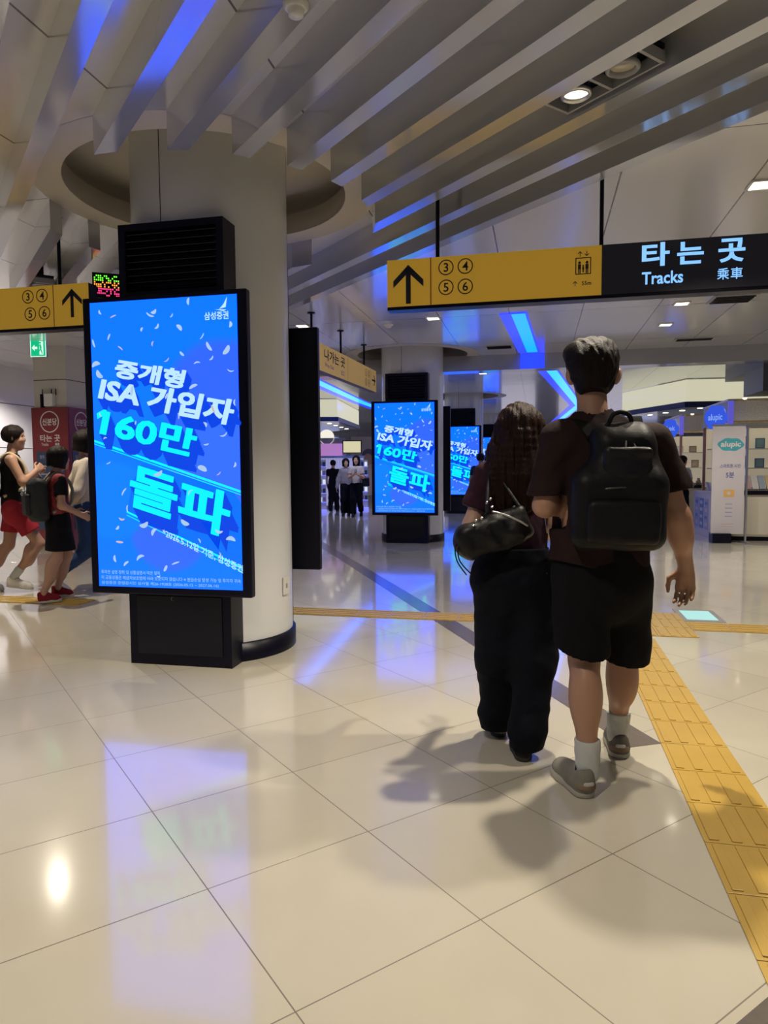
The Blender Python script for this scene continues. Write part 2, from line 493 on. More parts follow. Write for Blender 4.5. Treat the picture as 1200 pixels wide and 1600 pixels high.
# bulkhead across the hall
BULK = mat('bulkhead_panel', (.42, .42, .43), .22, metal=.5, coat=.5, coat_rough=.08, var=.05, var_scale=.8)
b = MB(); c = hp(1, 12.95, 0); b.box((c[0], c[1], 3.185), (20, .35, .27), BULK, rz=PHI)
struct(b.build('ceiling_bulkhead'))

# walls
def wall(name, a0, h0, a1, h1, m, z1=ZC, t=.2, seams=()):
    b = MB(); A, B = Vector(hp(a0, h0)), Vector(hp(a1, h1)); d = B-A; L = d.length
    rz = math.atan2(d.y, d.x); mid = (A+B)/2
    b.box((mid.x, mid.y, z1/2), (L, t, z1), m, rz=rz)
    n = Vector((-math.sin(rz), math.cos(rz), 0))
    for z in seams:
        b.box((mid.x, mid.y, z), (L, t+.006, .012), SEAM, rz=rz)
    if seams:
        k = int(L/1.8)
        for i in range(k):
            p = A+d*(i+.5)/k; b.box((p.x, p.y, z1/2), (.012, t+.006, z1), SEAM, rz=rz)
    return struct(b.build(name))
wall('wall_left', -10.1, 4, -10.1, 45, WALLP, seams=(.9, 1.75, 2.6))
wall('wall_right', 10.4, 4, 10.4, 45, WALLP, seams=(1.1, 2.2))
wall('wall_far', -10.2, 45, 10.6, 45, WALLP, seams=(1.1, 2.2))
# square pillar faced in light panels, beyond the red gates
PILM = mat('pillar_panel', (.60, .57, .52), .4, var=.04)
b = MB(); pc = Vector((-5.36, 11.72, 0))
b.box((pc.x, pc.y, ZC/2), (.60, .60, ZC), PILM, rz=PHI)
b.box((pc.x, pc.y, 2.78), (.604, .604, .012), SEAM, rz=PHI); struct(b.build('pillar'))
b = MB(); pc2 = Vector((.95, 15.2, 0)); b.box((pc2.x, pc2.y, ZC/2), (.55, .55, ZC), WALLP, rz=PHI); struct(b.build('pillar'))

# dark stone strips let into the floor
def strip(name, p0, p1, w, m, z=.0015):
    b = MB(); A, B = Vector((*p0, 0)), Vector((*p1, 0)); d = B-A; mid = (A+B)/2
    b.box((mid.x, mid.y, z/2), (d.length, w, z), m, rz=math.atan2(d.y, d.x)); return struct(b.build(name))
strip('trim_2', (-1.6, 13.9), (1.235, 3.22), .17, STONE)
e0 = GA*.755+GN*1.35; e1 = GA*.755+GN*3.2
strip('trim_3', (e0.x, e0.y), (e1.x, e1.y), .15, STONE)

# tactile paving: yellow plates with raised bars
TACT = mat('tactile_yellow', (.58, .375, .07), .38, coat=.25, coat_rough=.25, var=.10, var_scale=6, bump=.15, bump_scale=200)
tactile = []
def plate(cx, cy, rz, label, wx=.3, wy=.3, bars='y', group='yellow tactile plates', h=.004, kind=None):
    b = MB(); b.box((0, 0, h/2), (wx-.004, wy-.004, h), TACT, bevel=.002)
    n = 4
    for i in range(n):
        o_ = (i-(n-1)/2)/n
        if bars == 'y': b.box((o_*wx, 0, h+.002), (.034, wy-.03, .005), TACT, bevel=.0024)
        else: b.box((0, o_*wy, h+.002), (wx-.03, .034, .005), TACT, bevel=.0024)
    o = b.build('tactile_plate', loc=(cx, cy, .0016), rz=rz); tag(o, label, 'floor plate', group); tactile.append(o); return o
# ------------------------------------------------------------------ advertising screens
def em(name, col, s=1.):
    return mat(name, (.01, .01, .01), .25, emit=col, strength=s)
def screen_material():
    m = bpy.data.materials.new('screen_backdrop'); m.use_nodes = True
    nt = m.node_tree; L = nt.links.new; b = nt.nodes['Principled BSDF']
    b.inputs['Base Color'].default_value = (.01, .01, .01, 1); b.inputs['Roughness'].default_value = .2
    tc = nt.nodes.new('ShaderNodeTexCoord')
    def blob(cx, cz, r):
        mp = nt.nodes.new('ShaderNodeVectorMath'); mp.operation = 'DISTANCE'
        mp.inputs[1].default_value = (cx, -.0705, cz); L(tc.outputs['Object'], mp.inputs[0])
        mr = nt.nodes.new('ShaderNodeMapRange'); mr.inputs['From Min'].default_value = r*.85; mr.inputs['From Max'].default_value = r
        mr.inputs['To Min'].default_value = 1; mr.inputs['To Max'].default_value = 0
        L(mp.outputs['Value'], mr.inputs['Value']); return mr.outputs[0]
    cur = None
    base = nt.nodes.new('ShaderNodeMix'); base.data_type = 'RGBA'
    sx = nt.nodes.new('ShaderNodeSeparateXYZ'); L(tc.outputs['Object'], sx.inputs[0])
    mr = nt.nodes.new('ShaderNodeMapRange'); mr.inputs['From Min'].default_value = .54; mr.inputs['From Max'].default_value = 2.42
    L(sx.outputs[2], mr.inputs['Value']); L(mr.outputs[0], base.inputs[0])
    base.inputs[6].default_value = (.003, .20, 2.5, 1); base.inputs[7].default_value = (.001, .19, 2.4, 1)
    cur = base.outputs[2]
    for cx, cz, r, col in ((.36, 1.75, .42, (.03, .135, 2.2, 1)), (-.02, .93, .30, (.035, .15, 2.2, 1)), (.30, 1.36, .34, (.035, .16, 2.2, 1)), (-.42, 1.12, .28, (.003, .22, 2.5, 1))):
        mx = nt.nodes.new('ShaderNodeMix'); mx.data_type = 'RGBA'; mx.inputs[7].default_value = col
        L(blob(cx, cz, r), mx.inputs[0]); L(cur, mx.inputs[6]); cur = mx.outputs[2]
    L(cur, b.inputs['Emission Color']); b.inputs['Emission Strength'].default_value = 1.05
    return m
SCR = screen_material()
E_WHITE = em('screen_white', (.45, .72, .98), 1.15); E_CYAN = em('screen_cyan', (.0, .78, .86), 1.2)
E_DEEP = em('screen_deep_blue', (.0, .055, .74), 1.1); E_PALE = em('screen_pale', (.42, .60, .85)); E_MID = em('screen_mid_blue', (.0, .16, .90), 1.1)
E_GOLD = em('screen_gold', (.62, .50, .42)); E_TXT = em('screen_caption', (.30, .55, .95))

def lcd_art():
    b = MB(); W, H = 1.04, 1.88; X0 = -.55; Z1 = 2.42; U, V = Vector((1, 0, 0)), Vector((0, 0, 1))
    P = lambda u, v, k: Vector((X0+u*W, -.0705-.0006*k, Z1-v*H))
    b.flat(*rect2(0, -H, W, 0), Vector((X0, -.0705, Z1)), U, V, SCR)
    # sloping ledges
    def band(u0, v0, u1, v1, w, m, k):
        a, c = (u0*W, -v0*H), (u1*W, -v1*H)
        b.flat([a, c, (c[0], c[1]+w), (a[0], a[1]+w)], [(0, 1, 2, 3)], Vector((X0, -.0705-.0006*k, Z1)), U, V, m)
    band(.0, .485, 1., .665, .016, E_CYAN, 1); band(.0, .493, 1., .673, .006, E_CYAN, 1)
    band(.215, .735, 1., .925, .014, E_CYAN, 1); band(.215, .745, 1., .937, .006, E_CYAN, 1)
    b.flat([(.22*W, -.735*H), (W, -.925*H), (W, -.70*H), (.95*W, -.66*H), (.34*W, -.56*H), (.26*W, -.63*H)], [(0, 1, 2, 3, 4, 5)],
           Vector((X0, -.0705-.0003, Z1)), U, V, E_MID)
    def block(s, u, v, w, h, slope, shear, face, dx, dz, k):
        for i in range(7, 0, -1):
            put_text(b, s, P(u, v, k-.05*i)+Vector((dx*i/7, 0, -dz*i/7)), U, V, E_DEEP, h=h*1.04, w=w*1.02, bold=.03, shear=shear, slope=slope)
        for ox, oz in ((-.5, -.5), (.5, -.5), (-.5, .5), (.5, .5), (0, 0)):
            put_text(b, s, P(u, v, k+.2+.02*ox+.05*oz)+Vector((ox*min(h*.055, .0075), 0, oz*min(h*.05, .005))), U, V, face, h=h, w=w, bold=.022, shear=shear, slope=slope)
    block('중개형', .405, .253, .49, .115, .19, .28, E_WHITE, .035, .055, 3)
    block('ISA 가입자', .51, .345, .94, .155, .20, .28, E_WHITE, .04, .075, 4)
    block('160만', .385, .452, .67, .185, .23, .26, E_CYAN, .045, .10, 3)
    P160 = P(.385, .452, 3.3)
    b.flat([(x+.26*y, y-.23*x) for x, y in ((-.385, .040), (-.318, .092), (-.318, .048), (-.372, .004))], [(0, 1, 2, 3)], P160, U, V, E_CYAN)
    block('돌파', .585, .69, .70, .285, .30, .16, E_CYAN, .05, .10, 3)
    put_text(b, '*2026.5.12일 기준, 삼성증권', P(.735, .865, 5), U, V, E_WHITE, w=.56, h=.055, bold=.01, slope=.42)
    for i, (s, w) in enumerate((('투자전 설명 청취 및 상품설명서·약관 필독', .42), ('이 금융상품은 예금자보호법에 따라 보호되지 않습니다 ※ 원금손실 발생 가능 및 투자자 귀속', .97),
                           ('삼성증권 준법감시인 심사필 제26-1928호 (2026.05.12 ~ 2027.06.16)', .82))):
        put_text(b, s, P(.02+w/2, .948+.0195*i, 5), U, V, E_TXT, w=w*W, h=.026, bold=.004)
    put_text(b, '삼성증권', P(.865, .068, 5), U, V, E_WHITE, w=.165, h=.05, bold=.02)
    for pts in ([(0, 0), (.045, .01), (.055, .075), (.03, .03)], [(-.03, .0), (.05, -.005), (.03, -.014)]):
        b.flat(*poly2(pts), P(.885, .047, 5), U, V, E_WHITE)
    rnd = random.Random(7)
    spots_ = [(.07, .035), (.165, .05), (.42, .055), (.45, .045), (.57, .06), (.47, .095), (.13, .12), (.02, .14), (.96, .10), (.77, .135), (.63, .19), (.81, .17),
              (.93, .185), (.73, .22), (.83, .21), (.03, .21), (.05, .25), (.68, .015), (.62, .10), (.36, .10), (.21, .16), (.43, .15), (.53, .21), (.97, .36), (.95, .255),
              (.05, .39), (.08, .47), (.60, .40), (.78, .43), (.83, .38), (.78, .50), (.75, .58), (.97, .57), (.20, .66), (.22, .72), (.18, .76), (.15, .79), (.16, .84),
              (.85, .80), (.72, .83), (.86, .88), (.30, .89), (.43, .96), (.48, .93), (.55, .91), (.12, .90), (.20, .915), (.93, .82), (.34, .78), (.10, .56), (.40, .80),
              (.28, .31), (.52, .33), (.30, .42), (.66, .66), (.86, .60), (.62, .77), (.90, .47), (.45, .60), (.70, .30)]
    for u, v in spots_:
        a = rnd.uniform(0, 6.28); l = rnd.uniform(.014, .036); w = l*rnd.uniform(.14, .5); c = rnd.uniform(-.5, .5)
        pts = []
        for i in range(9):
            t = -1+2*i/8; pts.append((l*t, w*math.sqrt(max(0, 1-t*t))+c*l*t*t))
        for i in range(7, 0, -1):
            t = -1+2*i/8; pts.append((l*t, -w*math.sqrt(max(0, 1-t*t))+c*l*t*t))
        p2 = [(x*math.cos(a)-y*math.sin(a), x*math.sin(a)+y*math.cos(a)) for x, y in pts]
        # keep inside the panel
        p2 = [(min(max(x, -u*W), (1-u)*W), min(max(y, -(1-v)*H), v*H)) for x, y in p2]
        b.flat(p2, [tuple(range(len(p2)))], P(u, v, 7+rnd.random()), U, V, E_GOLD if rnd.random() < .18 else E_PALE)
    return b

GLOSSB = mat('black_gloss_panel', (.003, .004, .008), .08, spec=.35)
CHROME = mat('satin_steel', (.62, .62, .63), .28, metal=1.)
def cabinet_plan(hw, front, rcol=.556, n=12):
    """front edge at y=front, back follows the round column whose axis is at y=.6"""
    a0 = math.asin(min(1, hw/rcol))
    arc = [(rcol*math.sin(a), .6-rcol*math.cos(a)) for a in [a0-2*a0*i/n for i in range(n+1)]]
    return [(-hw, front), (hw, front)] + arc
def make_kiosk():
    root = thing('advertising_kiosk', '', 'advertising screen')
    b = MB(); b.prism(cabinet_plan(.372, 0), .0, .50, DARKM)
    base = b.build('base_cabinet', root)
    b = MB(); b.box((0, -.004, .275), (.62, .008, .40), GLOSSB, bevel=.003); b.build('front_panel', base)
    b = MB(); b.lathe([(0, -.006), (.010, -.006), (.013, 0)], CHROME, (-.04, -.010, .455), 16, rot=Matrix.Rotation(R(90), 3, 'X')); b.build('lock', base)
    b = MB(); b.prism(cabinet_plan(.34, .02), .50, 2.45, DARKM); b.build('spine', root)
    # louvred housing above the screen
    b = MB(); z0, z1 = 2.45, 2.93; hw = .372
    b.prism(cabinet_plan(hw, .05), z0, z1, DARKM)
    for x in (-hw+.025, hw-.025): b.box((x, .025, (z0+z1)/2), (.05, .05, z1-z0), DARKM)
    for z in (z0+.02, z1-.022): b.box((0, .025, z), (2*hw-.1, .05, .044), DARKM)
    h = b.build('vent_housing', root)
    for i in range(9):
        b = MB(); b.box((0, .022, z0+.068+i*.044), (2*hw-.1, .030, .006), DARKM, rot=Euler((R(32), 0, 0))); b.build('louvre', h)
    for x in (-.28, -.08, .12):
        pass
    b = MB(); b.box((-.03, -.033, 1.472), (1.16, .066, 1.966), DARKM, bevel=.012)
    fr = b.build('screen_frame', root)
    lcd_art().build('screen', fr)
    return root
kiosk = make_kiosk()
def place_kiosk(o, ci, ang):
    """ang: direction the screen faces (degrees, from the column axis)"""
    c = COLUMNS[ci]; a = R(ang); n = Vector((math.cos(a), math.sin(a), 0))
    o.location = c+n*.6; o.rotation_euler.z = a+math.pi/2
FRONT = -90-12.3
place_kiosk(kiosk, 0, FRONT)
kiosk['label'] = 'tall blue advertising screen in black cabinet on the nearest column'
for ci, ang, lab in ((0, FRONT+180, 'black advertising cabinet seen from its back behind the nearest column, its screen turned away'),
                     (1, FRONT, 'blue advertising screen on the second column, standing under the yellow overhead sign'),
                     (1, FRONT+180, 'black advertising cabinet seen from its back at the right flank of the second column'),
                     (2, FRONT, 'small distant blue advertising screen on the third column, left of the long-haired woman'),
                     (3, FRONT, 'farthest advertising screen, mostly hidden by the long hair of the woman')):
    k = copy_tree(kiosk); place_kiosk(k, ci, ang); k['label'] = lab

# ------------------------------------------------------------------ hanging signs
YEL = mat('sign_yellow', (.50, .30, .035), .42, emit=(.50, .28, .025), strength=.38, coat=.2, coat_rough=.2)
NAVY = mat('sign_navy', (.022, .024, .045), .4, coat=.2, coat_rough=.2)
INK = mat('sign_ink', (.010, .012, .03), .5); REDLINE = mat('sign_red', (.30, .02, .03), .5)
GLYPH = em('sign_lit_blue_white', (.22, .50, 1.0), 1.25)
def circled(b, n, o, U, V, r, m):
    b.flat(*ring2(r*.86, r), o, U, V, m); put_text(b, n, o, U, V, m, h=r*1.15, bold=.015)
HS = 4.88; SZ0, SZ1 = 2.452, 2.775; TH = .11
def sign_housing(a0, a1):
    b = MB(); c = Vector(hp((a0+a1)/2, HS+TH/2, (SZ0+SZ1)/2))
    b.box(c, (a1-a0, TH, SZ1-SZ0), DARKM, rz=PHI); b.box((c.x, c.y, SZ0-.012), (a1-a0, TH, .02), DARKM, rz=PHI)
    return b
def rod(a, h, parent, z0=SZ1):
    b = MB(); p = Vector(hp(a, h)); b.lathe([(.014, z0), (.014, ZC)], DARKM, p, 12); b.lathe([(.014, ZC-.012), (.034, ZC-.012), (.034, ZC)], DARKM, p, 16)
    return b.build('hanging_rod', parent)
def face(b, a0, a1, m, e=.002):
    U, V = RX, Vector((0, 0, 1)); b.flat(*rect2(a0, SZ0, a1, SZ1), Vector(hp(0, HS-e)), U, V, m)
def at(a, z, e=.004): return Vector(hp(a, HS-e, z))
U, V = RX, Vector((0, 0, 1))
s = thing('hanging_sign', 'long overhead sign, yellow at left and dark with lit lettering at right, above the couple', 'sign', hp(0, HS, 0))
def rel(b, name, parent):
    o = b.build(name, parent); o.location = -Vector(parent.location if parent.parent is None else parent.parent.location); return o
b = sign_housing(-1.046, 1.78); hs = rel(b, 'housing', s)
b = MB(); face(b, -1.046, .40, YEL); fy = rel(b, 'yellow_panel', s)
def part(name, parent, fn):
    b = MB(); fn(b); return b.build(name, parent)
def pictogram(b):
    for q in ((-.05, -.055, .05, -.049), (-.05, .049, .05, .055), (-.05, -.055, -.044, .055), (.044, -.055, .05, .055)): b.flat(*rect2(*q), at(.283, 2.648), U, V, INK)
    for dx, sc_ in ((-.024, 1.), (.0, .62), (.024, 1.)):
        o = at(.283+dx, 2.640-.016*(1-sc_)/.4*.6)
        b.flat(*disc2(.009*sc_), o+V*.030*sc_, U, V, INK); b.flat(*rect2(-.010*sc_, -.012*sc_, .010*sc_, .020*sc_), o, U, V, INK)
        b.flat(*rect2(-.008*sc_, -.040*sc_, -.001*sc_, -.012*sc_), o, U, V, INK); b.flat(*rect2(.001*sc_, -.040*sc_, .008*sc_, -.012*sc_), o, U, V, INK)
    arrow_up(b, at(.262, 2.727), U, V, INK, .035); arrow_up(b, at(.305, 2.727), U, -V, INK, .035)
def symbols(fy, arrow, nums, line, h):
    part('arrow_symbol', fy, lambda b: arrow_up(b, at(*arrow), U, V, INK, h))
    for n, a, z in nums: part('platform_number', fy, lambda b: circled(b, n, at(a, z), U, V, .053, INK))
    part('divider_line', fy, lambda b: b.flat(*rect2(line, SZ0, line+.007, SZ1), Vector(hp(0, HS-.003)), U, V, REDLINE))
symbols(fy, (-.895, 2.602), (('3', -.630, 2.700), ('4', -.497, 2.700), ('5', -.630, 2.565), ('6', -.497, 2.563)), -.740, .268)
part('lift_symbol', fy, pictogram)
def dist_(b): arrow_up(b, at(.232, 2.535), U, V, INK, .035); put_text(b, '55m', at(.305, 2.535), U, V, INK, h=.026, bold=.02)
part('distance_lettering', fy, dist_)
b = MB(); face(b, .40, 1.78, NAVY); fd = rel(b, 'dark_panel', s)
for ch, a_, z_, h_, w_ in (('타', .735, 2.690, .150, .170), ('는', .945, 2.686, .142, .160), ('곳', 1.190, 2.684, .148, .158)):
    part('lit_letter', fd, lambda b: put_text(b, ch, at(a_, z_), U, V, GLYPH, h=h_, w=w_, bold=.030))
part('lit_lettering', fd, lambda b: put_text(b, 'Tracks', at(.778, 2.541), U, V, GLYPH, w=.252, h=.080, bold=.02))
for ch, a_ in (('乘', 1.142), ('車', 1.222)): part('lit_letter', fd, lambda b: put_text(b, ch, at(a_, 2.540), U, V, GLYPH, w=.070, h=.072, bold=.012))
for a in (-.696, .401, 1.5): rod(a, HS+TH/2, s).location = -s.location

s2 = thing('hanging_sign', 'yellow overhead sign with arrow at its right end, left of the nearest column', 'sign', hp(-4, HS, 0))
b = sign_housing(-5.2, -3.421); b.build('housing', s2).location = -s2.location
b = MB(); face(b, -5.2, -3.421, YEL); fy = b.build('yellow_panel', s2); fy.location = -s2.location
symbols(fy, (-3.568, 2.627), (('3', -3.964, 2.697), ('4', -3.836, 2.699), ('5', -3.948, 2.561), ('6', -3.819, 2.564)), -3.738, .22)
for a in (-3.713, -4.9): rod(a, HS+TH/2, s2).location = -s2.location

# exit sign running down the hall
s3 = thing('hanging_sign', 'long pale yellow overhead sign running down the hall between the first two columns', 'sign', (-.845, 9.19, 0), math.atan2(2.79, .708))
PALEY = mat('sign_pale_yellow', (.60, .40, .12), .42, emit=(.62, .40, .14), strength=.25)
b = MB(); b.box((1.35, .05, 2.785), (3.2, .10, .36), DARKM); b.build('housing', s3)
U3, V3_ = Vector((1, 0, 0)), Vector((0, 0, 1))
b = MB(); b.flat(*rect2(-.25, 2.605, 2.95, 2.965), Vector((0, -.002, 0)), U3, V3_, PALEY); fy = b.build('yellow_panel', s3)
VIOL = mat('sign_violet', (.25, .16, .45), .5)
part('lettering', fy, lambda b: put_text(b, '나가는 곳', (.70, -.004, 2.845), U3, V3_, INK, w=.92, h=.15, bold=.02))
part('lettering', fy, lambda b: put_text(b, 'Way Out', (.45, -.004, 2.70), U3, V3_, VIOL, w=.40, h=.07, bold=.01))
part('lettering', fy, lambda b: put_text(b, '出口', (1.05, -.004, 2.69), U3, V3_, VIOL, w=.16, h=.075, bold=.01))
for x in (1.30, 2.60): part('divider_line', fy, lambda b: b.flat(*rect2(x, 2.605, x+.008, 2.965), Vector((0, -.003, 0)), U3, V3_, REDLINE))
for n, x, z in (('1', 2.30, 2.86), ('2', 2.48, 2.86), ('3', 2.30, 2.71), ('4', 2.48, 2.71)): part('exit_number', fy, lambda b: circled(b, n, Vector((x, -.004, z)), U3, V3_, .060, INK))
part('arrow_symbol', fy, lambda b: arrow_up(b, Vector((2.78, -.004, 2.785)), Vector((0, 0, -1)), Vector((1, 0, 0)), INK, .22))
for x in (-.1, 1.132, 2.376):
    b = MB(); b.lathe([(.016, 2.965), (.016, ZC)], DARKM, (x, .05, 0), 12); b.lathe([(.016, ZC-.014), (.05, ZC-.014), (.05, ZC)], DARKM, (x, .05, 0), 16); b.build('hanging_rod', s3)

# emergency exit lamp
G_EX = em('exit_green', (.0, .46, .20), 1.1); W_EX = em('exit_white', (.62, 1., .80), 1.1)
s4 = thing('exit_sign', 'small lit green emergency exit sign hanging under the ceiling before the light pillar', 'sign', (-5.36, 10.95, 0), R(-4))
b = MB(); b.box((0, .03, 3.215), (.27, .05, .29), CHROME, bevel=.01); b.box((0, .03, 3.34), (.05, .03, .06), CHROME); b.build('housing', s4)
b = MB(); Ue, Ve = Vector((1, 0, 0)), Vector((0, 0, 1))
b.flat(*rect2(-.128, -.138, .128, .138), (0, .004, 3.215), Ue, Ve, W_EX); b.flat(*rect2(-.115, -.125, .115, .115), (0, .002, 3.215), Ue, Ve, G_EX)
# running figure through a doorway, and the arrow
b.flat(*rect2(.02, -.105, .085, .10), (0, .001, 3.215), Ue, Ve, W_EX)
for q in ([(-.10, 0), (-.055, .05), (-.055, .018), (-.01, .018), (-.01, -.018), (-.055, -.018), (-.055, -.05)],): b.flat(*poly2(q), (0, 0, 3.215), Ue, Ve, W_EX)
b.flat(*disc2(.016), (.035, 0, 3.29), Ue, Ve, G_EX)
for q in ([(.02, .05), (.05, .055), (.06, -.01), (.03, -.02)], [(.03, -.01), (.05, -.01), (.075, -.09), (.06, -.095)], [(.03, -.02), (.045, -.02), (.01, -.08), (-.005, -.07)], [(.02, .045), (.03, .05), (-.005, .0), (-.015, .01)]):
    b.flat(*poly2(q), (0, -.0005, 3.215), Ue, Ve, G_EX)
b.build('lit_face', s4)
# ------------------------------------------------------------------ tactile paving
hdir = math.atan2(HX.y, HX.x)-math.pi/2
def along(p0, t): return (p0[0]+HX.x*t, p0[1]+HX.y*t)
for i in range(14):      # the path the man walks beside
    c = along((1.19, 2.0), 3.19-.3*i)
    plate(c[0], c[1], hdir, 'yellow ribbed tactile plate in the straight path right of the couple', group='path of yellow tactile plates')
J = (2.22, 5.76)         # the landing where the paths cross
for i in range(2):
    for k in range(3):
        p = Vector((*J, 0))+RX*(-.15+.3*i)+HX*(-.3+.3*k)
        plate(p.x, p.y, hdir, 'yellow ribbed tactile plate in the square landing where the paths cross', group='landing of yellow tactile plates')
for i in range(6):
    p = Vector((*J, 0))+RX*(.45+.3*i)+HX*(-.05)
    plate(p.x, p.y, hdir, 'yellow ribbed tactile plate in the cross path right of the landing', bars='x', group='right cross path of tactile plates')
for i in range(15):
    p = Vector((*J, 0))+RX*(-.55-.3*i)+HX*(-.05)
    plate(p.x, p.y, hdir, 'ribbed tactile plate in the cross path between nearest column and couple' if i < 11 else '', bars='x',
          group='middle cross path of tactile plates' if i < 11 else 'hidden cross path plates') if i < 11 else None
for i in range(9):
    p = Vector((*J, 0))+RX*(-.55-.3*(i+16.3))+HX*(-.05)
    plate(p.x, p.y, hdir, 'yellow tactile plate at the feet of the three walkers on the left', bars='x', group='left cross path of tactile plates')

# ------------------------------------------------------------------ ceiling fittings
LENS = em('lamp_lens', (1., .90, .68), 5.); LENS_OFF = mat('lamp_lens_off', (.45, .40, .30), .15, coat=1)
WHITEP = mat('white_paint', (.66, .65, .62), .4); GREYP = mat('grey_paint', (.30, .30, .30), .45)
def downlight(x, y, label, w=.17):
    d = thing('downlight', label, 'ceiling light', (x, y, ZC), PHI)
    b = MB()
    for s_ in ((0, w/2, w, .02), (0, -w/2, w, .02), (w/2, 0, .02, w), (-w/2, 0, .02, w)): b.box((s_[0], s_[1], -.006), (s_[2], s_[3], .012), WHITEP)
    b.build('trim_frame', d)
    b = MB(); b.box((0, 0, -.004), (w-.02, w-.02, .006), LENS); b.build('lens', d)
for x, y, l in ((2.71, 5.09, 'square ceiling downlight above the right end of the dark sign, at the right edge'), (3.70, 8.74, 'lit square downlight just under the word Tracks on the dark sign'),
                (4.02, 10.03, 'lit square downlight nearly above the head of the tall man, lower than its neighbour'), (.68, 9.49, 'lit square downlight just below the yellow end of the long overhead sign'),
                (-1.13, 9.93, 'lit square downlight beside the nearest column, above the black cabinet'), (2.15, 15.1, 'small far downlight beyond the bulkhead, above the third screen'),
                (8.03, 14.9, 'small lit downlight above the hanging blue stall sign')):
    downlight(x, y, l)
def twin(q, t, label, lit=(True, False), mats=None):
    c = GN*q+GA*t
    d = thing('twin_spotlight', label, 'ceiling light', (c.x, c.y, 3.155), .5991)
    b = MB()                         # local y runs along the beams
    for sx in (-1, 1): b.box((sx*.098, 0, 0), (.012, .56, .05), GREYP)
    for sy in (-1, 0, 1): b.box((0, sy*.27, 0), (.19, .016, .05), GREYP)
    b.box((0, 0, .045), (.20, .56, .02), DARKM); b.box((0, 0, .11), (.06, .3, .11), DARKM); b.build('tray', d)
    for sy, on in ((.135, lit[0]), (-.135, lit[1])):
        b = MB(); b.lathe([(.074, -.005), (.078, -.02), (.062, -.03), (.055, -.005), (.060, .03)], CHROME if on else GREYP, (0, sy, 0), 32); h = b.build('lamp_head', d)
        b = MB(); b.lathe([(0, -.004), (.055, -.006)], LENS if on else LENS_OFF, (0, sy, 0), 32); b.build('lens', h)
twin(2.775, 2.236, 'twin recessed spotlight between the beams, one lamp lit and one dark')
twin(1.155, 7.80, 'twin recessed spotlight between the beams above the yellow sign at the left edge')
def detector(x, y, z, label, r=.055):
    d = thing('smoke_detector', label, 'smoke detector', (x, y, z))
    b = MB(); b.lathe([(r, 0), (r, -.012), (r*.8, -.022)], WHITEP, n=28); b.build('base_ring', d)
    b = MB(); b.lathe([(r*.8, -.022), (r*.62, -.026), (r*.58, -.045), (0, -.050)], WHITEP, n=28); b.build('sensor_cap', d)
q = GN*2.0+GA*2.57
detector(-.324, 2.787, ZB, 'round white detector on the underside of a beam at the top of the picture', .05)
detector(.08, 9.89, ZC, 'round white detector on the ceiling below the left end of the long sign', .07)
def vent(x, y, w, d_, label):
    t = thing('air_vent', label, 'vent', (x, y, ZC), PHI)
    b = MB(); b.box((0, 0, -.004), (w, d_, .008), GREYP); b.build('frame', t)
    for i in range(5):
        b = MB(); b.box((0, -d_*.36+d_*.18*i, -.012), (w*.88, d_*.09, .006), DARKM, rot=Euler((R(25), 0, 0))); b.build('slat', t)
vent(4.22, 8.53, .5, .42, 'grey slatted ceiling vent below the right end of the dark sign')
vent(4.95, 11.2, .6, .2, 'grey slatted ceiling vent close to the bulkhead, right of the tall man')
vent(1.95, 11.8, .45, .3, 'grey slatted ceiling vent left of the blue light strip')

LED_B = em('led_strip_blue', (.010, .17, 1.0), 4.); LED_C = em('led_strip_cyan', (.0, .20, 1.0), 2.4); LED_D = em('led_strip_deep', (.012, .03, .80), 2.2)
def led(name, label, pts, w):
    """flat glowing strip let into the ceiling along a bent line of (x, y)"""
    t = thing(name, label, 'light strip', (pts[0][0], pts[0][1], ZC))
    o = Vector((pts[0][0], pts[0][1], 0))
    for (a, c) in zip(pts, pts[1:]):
        A, B = Vector((*a, 0))-o, Vector((*c, 0))-o; d = (B-A).normalized(); n = Vector((d.y, -d.x, 0))
        b = MB(); z = Vector((0, 0, -.010)); zz = Vector((0, 0, -.014))
        b.add([A+n*w*.5+z, B+n*w*.5+z, B-n*w*.5+z, A-n*w*.5+z], [(0, 1, 2, 3)], LED_D)
        A2 = A+d*.04; b.add([A2+n*w*.42+zz, B+n*w*.42+zz, B-n*w*.08+zz, A2-n*w*.08+zz], [(0, 1, 2, 3)], LED_C if d.x > 0 and len(pts) == 2 else LED_B)
        for s_ in (-1, 1):
            b.add([A+n*s_*w*.5+z, B+n*s_*w*.5+z, B+n*s_*w*.5+z*.2, A+n*s_*w*.5+z*.2], [(0, 1, 2, 3)], LED_D)
        b.build('glowing_panel', t)
    return t
led('light_strip', 'bright blue light strip in the ceiling between the long sign and the bulkhead', [(1.70, 9.2), (2.55, 12.3)], .36)
b = MB(); c = Vector((2.66, 12.52, 3.185)); b.box(c-RX*0-HX*.045, (.42, .012, .268), LED_D, rz=PHI); o = b.build('light_strip'); tag(o, 'deep blue lit patch where the light strip runs down the bulkhead face', 'light strip')
led('light_strip', 'zigzag blue light strip in the ceiling beyond the bulkhead, left of the tall man', [(3.42, 14.6), (6.40, 23.2), (8.9, 38.0)], .42)
led('light_strip', 'blue light strip in the far ceiling under the pale yellow hanging sign', [(-1.9, 14.6), (-.75, 21.5), (-.2, 24)], .5)

